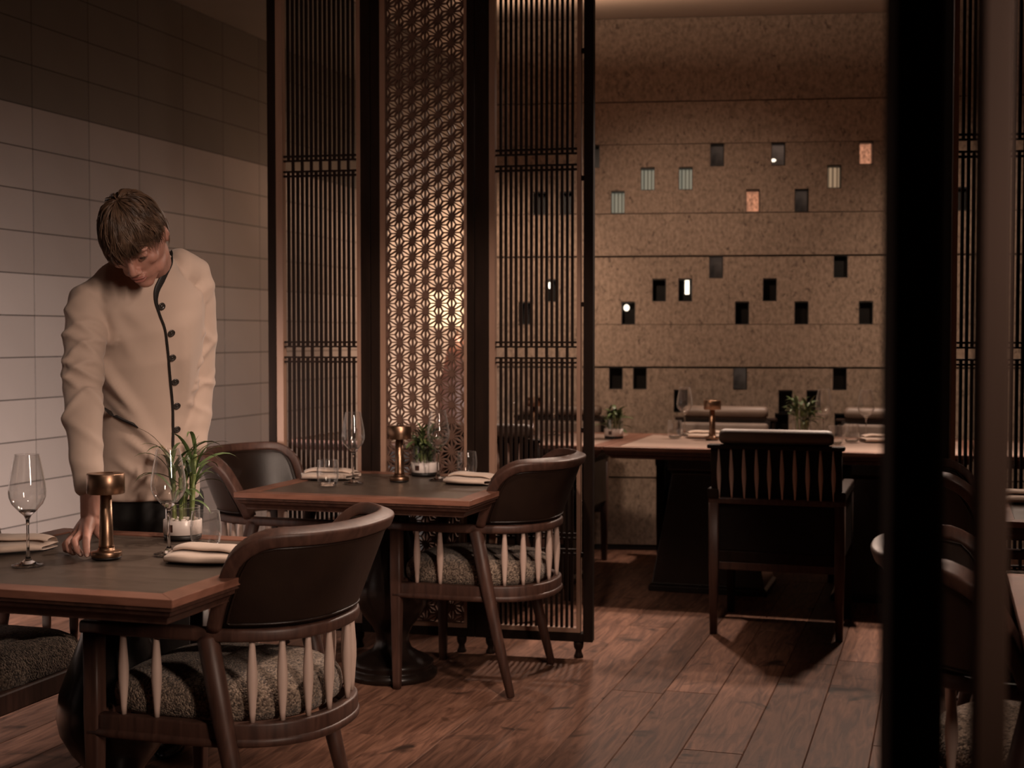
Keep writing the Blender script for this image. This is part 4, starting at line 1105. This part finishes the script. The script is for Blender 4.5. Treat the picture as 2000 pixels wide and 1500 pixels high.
# ---- head frame
HC = P(266, 466, 3.62)
hF = cv(0.05, -0.70, -0.715).normalized(); hU = cv(-0.17, -0.65, 0.72); hU = (hU - hF * hU.dot(hF)).normalized(); hX = hF.cross(hU)
HM = Matrix.Translation(HC) @ Matrix((hX, hF, hU)).transposed().to_4x4()
def H(x, y, z): return HM @ Vector((x, y, z))
def skull(x, y, z, k=1.0):
    X, Y, Zz = 0.0735 * x, 0.094 * y, 0.113 * z
    if z < 0:
        X *= 1 - 0.30 * (-z) ** 1.4
        if y < 0: Y *= 1 - 0.45 * (-z)
        else: Y *= 1 - 0.10 * (-z) ** 2
    if y > 0.3: X *= 1 - 0.06 * (y - 0.3)
    return Vector((X * k, Y * k, Zz * k))
bd = MB()
rings = []
for k in range(25):
    th = math.pi * (0.02 + 0.96 * k / 24)
    rings.append([HM @ skull(math.sin(th) * math.cos(2 * math.pi * i / 32), math.sin(th) * math.sin(2 * math.pi * i / 32), -math.cos(th)) for i in range(32)])
bd.loft(rings)
R3 = HM.to_3x3()
def el(c, r, rot=None): bd.ellipsoid(H(*c), r, R3 @ rot if rot else R3, 14, 10)
el((0, 0.0640, -0.0925), (0.024, 0.019, 0.017)); el((0, 0.040, -0.052), (0.050, 0.046, 0.050)); el((0, 0.050, -0.078), (0.036, 0.030, 0.026))                           # chin
for s in (-1, 1):
    el((s * 0.041, 0.0575, -0.016), (0.022, 0.022, 0.020))               # cheek
    el((s * 0.030, 0.081, 0.030), (0.026, 0.013, 0.0085))               # brow
    el((s * 0.030, 0.0795, 0.010), (0.0150, 0.0115, 0.0105))            # eyelid
    el((s * 0.0125, 0.102, -0.028), (0.0075, 0.010, 0.0075))            # nostril wing
    el((s * 0.0745, -0.006, -0.004), (0.007, 0.018, 0.030), Matrix.Rotation(R(-14), 3, 'X') @ Matrix.Rotation(R(s * -18), 3, 'Z'))   # ear
    el((s * 0.079, -0.012, 0.004), (0.0055, 0.016, 0.022), Matrix.Rotation(R(-14), 3, 'X') @ Matrix.Rotation(R(s * -32), 3, 'Z'))
    el((s * 0.043, 0.020, -0.066), (0.014, 0.040, 0.024))               # jaw
bd.tube([H(0, 0.088, 0.022), H(0, 0.098, 0.004), H(0, 0.108, -0.014), H(0, 0.112, -0.025)], [0.0085, 0.009, 0.0105, 0.0115], 12)
el((0, 0.0895, -0.0505), (0.021, 0.0095, 0.0060)); el((0, 0.0880, -0.0615), (0.018, 0.0100, 0.0065))
# neck, slim inner torso, limbs
nb = P(294, 522, 3.82)
bd.tube([nb + (nb - P(278, 600, 3.86)) * -0.6, nb, H(0, -0.026, -0.075), H(0, -0.016, -0.02)], [0.075, 0.060, 0.055, 0.052], 18)
bd.tube([P(288, 985, 4.10), P(285, 850, 4.05), P(278, 680, 3.93), P(280, 580, 3.85)], [0.10, 0.085, 0.088, 0.075], 16)
bd.tube([P(282, 590, 3.85), shR, P(165, 700, 3.68), P(162, 775, 3.65), P(168, 890, 3.575), P(178, 960, 3.55), P(177, 1010, 3.53)], [0.045, 0.042, 0.036, 0.034, 0.032, 0.0285, 0.0255], 14)
bd.tube([P(285, 560, 3.86), shL, P(387, 670, 4.02), P(386, 745, 4.05), P(380, 850, 4.02), P(378, 888, 4.03)], [0.045, 0.042, 0.036, 0.034, 0.028, 0.024], 14)
hipL, hipR = P(335, 985, 4.14), P(243, 985, 4.12)
footL, footR = Z(350, 1446, 0.0), Z(262, 1470, 0.0)
for hp, ft in ((hipR, footR), (hipL, footL)):
    kn = hp.lerp(ft, 0.47) + cv(0, -0.06, 0); kn.z = 0.46
    bd.tube([hp + Vector((0, 0, .03)), hp.lerp(kn, .5), kn, kn.lerp(ft, .45), ft + Vector((0, 0, .09)), ft + Vector((0, 0, .05))], [0.075, 0.066, 0.050, 0.046, 0.034, 0.036], 14)
    bd.tube([ft + cv(0, 0.03, 0.045), ft + cv(0, -0.08, 0.035), ft + cv(0, -0.16, 0.028)], [0.034, 0.032, 0.022], 12)
# right hand closing on the lamp base
wr = P(177, 1010, 3.53)
fing = [[(171, 1040, 3.475), (168, 1060, 3.435), (169, 1076, 3.418), (171, 1086, 3.412)], [(161, 1041, 3.495), (145, 1057, 3.46), (151, 1074, 3.44), (160, 1084, 3.432)],
        [(151, 1043, 3.52), (132, 1060, 3.485), (135, 1075, 3.468), (146, 1081, 3.462)], [(144, 1046, 3.545), (126, 1064, 3.525), (128, 1074, 3.510), (137, 1077, 3.502)]]
frad = [[0.0125, 0.0105, 0.0092, 0.0078], [0.0125, 0.0105, 0.0092, 0.0078], [0.012, 0.0098, 0.0088, 0.0074], [0.011, 0.0088, 0.0078, 0.0066]]
for f_, r_ in zip(fing, frad):
    p_ = [P(*q) for q in f_]
    bd.tube([wr, wr.lerp(p_[0], .55), p_[0], p_[0].lerp(p_[1], .5), p_[1], p_[2], p_[3]], [0.019, 0.016, r_[0], (r_[0] + r_[1]) / 2 - .0006, r_[1], r_[2], r_[3]], 12)
th_ = [P(184, 1022, 3.53), P(192, 1040, 3.545), P(206, 1056, 3.535), P(219, 1068, 3.505)]
bd.tube([wr] + th_, [0.020, 0.0165, 0.0125, 0.0105, 0.0082], 12)
# left hand, relaxed, mostly behind the leaves
wl_ = P(376, 893, 4.06)
for i, (dy, ln) in enumerate(((0, 0.076), (7, 0.084), (14, 0.080), (21, 0.066))):
    k0 = P(362 - dy * 0.4, 908 + dy, 4.17 + 0.002 * dy); k1 = k0 + cv(-0.30 * ln, 0.020, -0.25 * ln); k2 = k1 + cv(-0.26 * ln, 0.006, -0.10 * ln); k3 = k2 + cv(-0.16 * ln, -0.006, -0.02 * ln)
    bd.tube([wl_, wl_.lerp(k0, .55), k0, k1, k2, k3], [0.021, 0.016, 0.0115, 0.0095, 0.0085, 0.007], 10)
bd.tube([wl_, P(360, 899, 4.15), P(350, 896, 4.19), P(341, 897, 4.20)], [0.018, 0.013, 0.0105, 0.0085], 10)
bme_ = remeshed(bd, 0.0038, 3, 'body')
body = put('body', bme_, MT['skin'])
# lips, eyes, brows
m = MB(); m.tube([H(-0.021, 0.0915, -0.0535), H(-0.010, 0.0985, -0.0500), H(0, 0.0990, -0.0512), H(0.010, 0.0985, -0.0500), H(0.021, 0.0915, -0.0535)], [0.0015, 0.0036, 0.0034, 0.0036, 0.0015], 8)
m.tube([H(-0.019, 0.0905, -0.0565), H(-0.009, 0.0975, -0.0615), H(0.009, 0.0975, -0.0615), H(0.019, 0.0905, -0.0565)], [0.0015, 0.0042, 0.0042, 0.0015], 8); put('lips', m.mesh('lips'), MT['lip'])
for s in (-1, 1):
    m = MB(); m.ellipsoid(H(s * 0.030, 0.0805, 0.0068), (0.0115, 0.0112, 0.0085), R3, 14, 10); put('eye', m.mesh('eye'), MT['eye'])
    m = MB(); m.tube([H(s * 0.0165, 0.0885, 0.0050), H(s * 0.024, 0.0925, 0.0015), H(s * 0.031, 0.0930, 0.0005), H(s * 0.039, 0.0890, 0.0022), H(s * 0.045, 0.083, 0.0055)], [0.0006, 0.0011, 0.0012, 0.0011, 0.0005], 6); put('eyelashes', m.mesh('eyelashes'), MT['hair'])
    m = MB(); m.tube([H(s * 0.013, 0.0945, 0.027), H(s * 0.024, 0.0955, 0.032), H(s * 0.036, 0.0905, 0.034), H(s * 0.047, 0.081, 0.029)], [0.002, 0.0034, 0.003, 0.001], 6, flat=0.6); put('eyebrow', m.mesh('eyebrow'), MT['hair'])
# fingernails
for f_ in fing[:3]:
    a, b = P(*f_[2]), P(*f_[3]); d_ = (b - a).normalized(); out = (cv(0.1, -1, 0.15) - d_ * cv(0.1, -1, 0.15).dot(d_)).normalized()
    m = MB(); m.ellipsoid(a.lerp(b, 0.95) + out * 0.0062, (0.0046, 0.0018, 0.0058), Matrix((d_.cross(out), out, -d_)).transposed(), 10, 8); put('fingernail', m.mesh('fingernail'), MT['nail'])
# ---- hair: a cap with layered locks, fringe combed forward
def hairline(a):
    """lowest latitude (degrees below the crown pole) reached in direction a, 0 = face, pi = nape"""
    c = math.cos(a); s = abs(math.sin(a))
    return 77 + 7 * math.sin(a) * max(c, 0) + (30 * (-c) if c < 0 else 0) + 17 * s ** 2.5
def hp_(a, lat, k):
    lat = R(lat); x, y, z = math.sin(lat) * math.sin(a), math.sin(lat) * math.cos(a), math.cos(lat)
    return HM @ (skull(x, y, z, k) + Vector((0, 0, 0.004)))
m = MB(); rings = []
for i in range(13):
    u = i / 12
    rings.append([hp_(2 * math.pi * j / 40, max(1.5, u * (hairline(2 * math.pi * j / 40) - 6)), 1.10 + 0.03 * math.sin(math.pi * min(1, u * 1.2)) + (0.0 if u < .95 else -.06)) for j in range(40)])
m.loft(rings); put('hair_cap', m.mesh('hair_cap'), MT['hair'])
rh = random.Random(5); m = MB()
def lock(a, l0, l1, k0, w_, lift, da, ph, wave):
    n = 8; pts, rad = [], []
    for i in range(n):
        u = i / (n - 1); lat = l0 + (l1 - l0) * u
        aa = a + da * u * u + wave * math.sin(4.5 * u + ph)
        pts.append(hp_(aa, lat, k0 + lift * math.sin(math.pi * min(1, u * .9)) + (0.02 * (u - .75) if u > .75 else 0))); rad.append(w_ * (1 - u) ** 0.5 * (0.5 + 0.5 * min(1, u * 4)) + 0.0002)
    m.tube(pts, rad, 5, flat=0.5, up=tuple(pts[0] - HC), cap=False)
for c in range(330):                          # clumps of strands that share a direction
    a = rh.uniform(-math.pi, math.pi)
    if rh.random() < 0.35: a = rh.gauss(0, 0.8)
    hl = hairline(a); u0 = rh.random() ** 0.8 * 0.74; l0 = max(2, hl * u0); l1 = min(hl + rh.uniform(-10, 9), l0 + hl * rh.uniform(0.28, 0.6))
    da, ph, k0, lift = rh.gauss(0, 0.26), rh.uniform(0, 6), 1.10 + rh.uniform(0, 0.055), rh.uniform(0.0, 0.075)
    for s in range(rh.randint(4, 9)):
        lock(a + rh.gauss(0, 0.035), l0 + rh.uniform(-3, 3) if l0 > 6 else l0, l1 + rh.uniform(-5, 5), k0 + rh.uniform(-.006, .012), rh.uniform(0.0007, 0.0019), lift, da + rh.gauss(0, .05), ph, 0.035)
for c in range(60):                           # ragged fringe over the brow
    a = rh.gauss(0, 0.55); da, ph = rh.gauss(0, 0.30), rh.uniform(0, 6); l0, l1, lift = rh.uniform(38, 58), hairline(a) + rh.uniform(-2, 9), rh.uniform(0.01, 0.06)
    for s in range(5): lock(a + rh.gauss(0, 0.03), l0 + rh.uniform(-2, 2), l1 + rh.uniform(-4, 4), 1.115 + rh.uniform(0, .02), rh.uniform(0.0007, 0.0016), lift, da, ph, 0.03)
o = put('hair', m.mesh('hair'), MT['hair'])
# ---- trousers and shoes
tr = MB()
tr.tube([P(288, 935, 4.10), P(288, 985, 4.11), (hipL + hipR) / 2 - Vector((0, 0, .03))], [0.122, 0.135, 0.115], 20)
for hp, ft in ((hipR, footR), (hipL, footL)):
    kn = hp.lerp(ft, 0.47) + cv(0, -0.06, 0); kn.z = 0.46
    tr.tube([hp + Vector((0, 0, .03)), hp.lerp(kn, .5), kn, kn.lerp(ft, .5), ft + Vector((0, 0, .06))], [0.098, 0.088, 0.072, 0.066, 0.062], 16)
tme = remeshed(tr, 0.010, 3, 'trousers'); put('trousers', tme, MT['trousers'])
for ft in (footR, footL):
    m = MB(); rings = []
    for (y, wv, h) in ((0.055, .018, .035), (0.05, .034, .06), (0.0, .040, .085), (-0.06, .042, .070), (-0.12, .047, .050), (-0.175, .042, .038), (-0.205, .024, .026), (-0.212, .008, .018)):
        rings.append([ft + cv(wv * math.cos(t), y, max(0.001, h / 2 + h / 2 * math.sin(t))) for t in [2 * math.pi * k / 16 for k in range(16)]])
    m.loft(rings); put('shoe', m.mesh('shoe'), MT['shoe'])

for o in list(man.children):                  # features of the head and hand belong to the body
    if o.name.split('.')[0] in ('lips', 'eye', 'eyelashes', 'eyebrow', 'fingernail'): o.parent = body
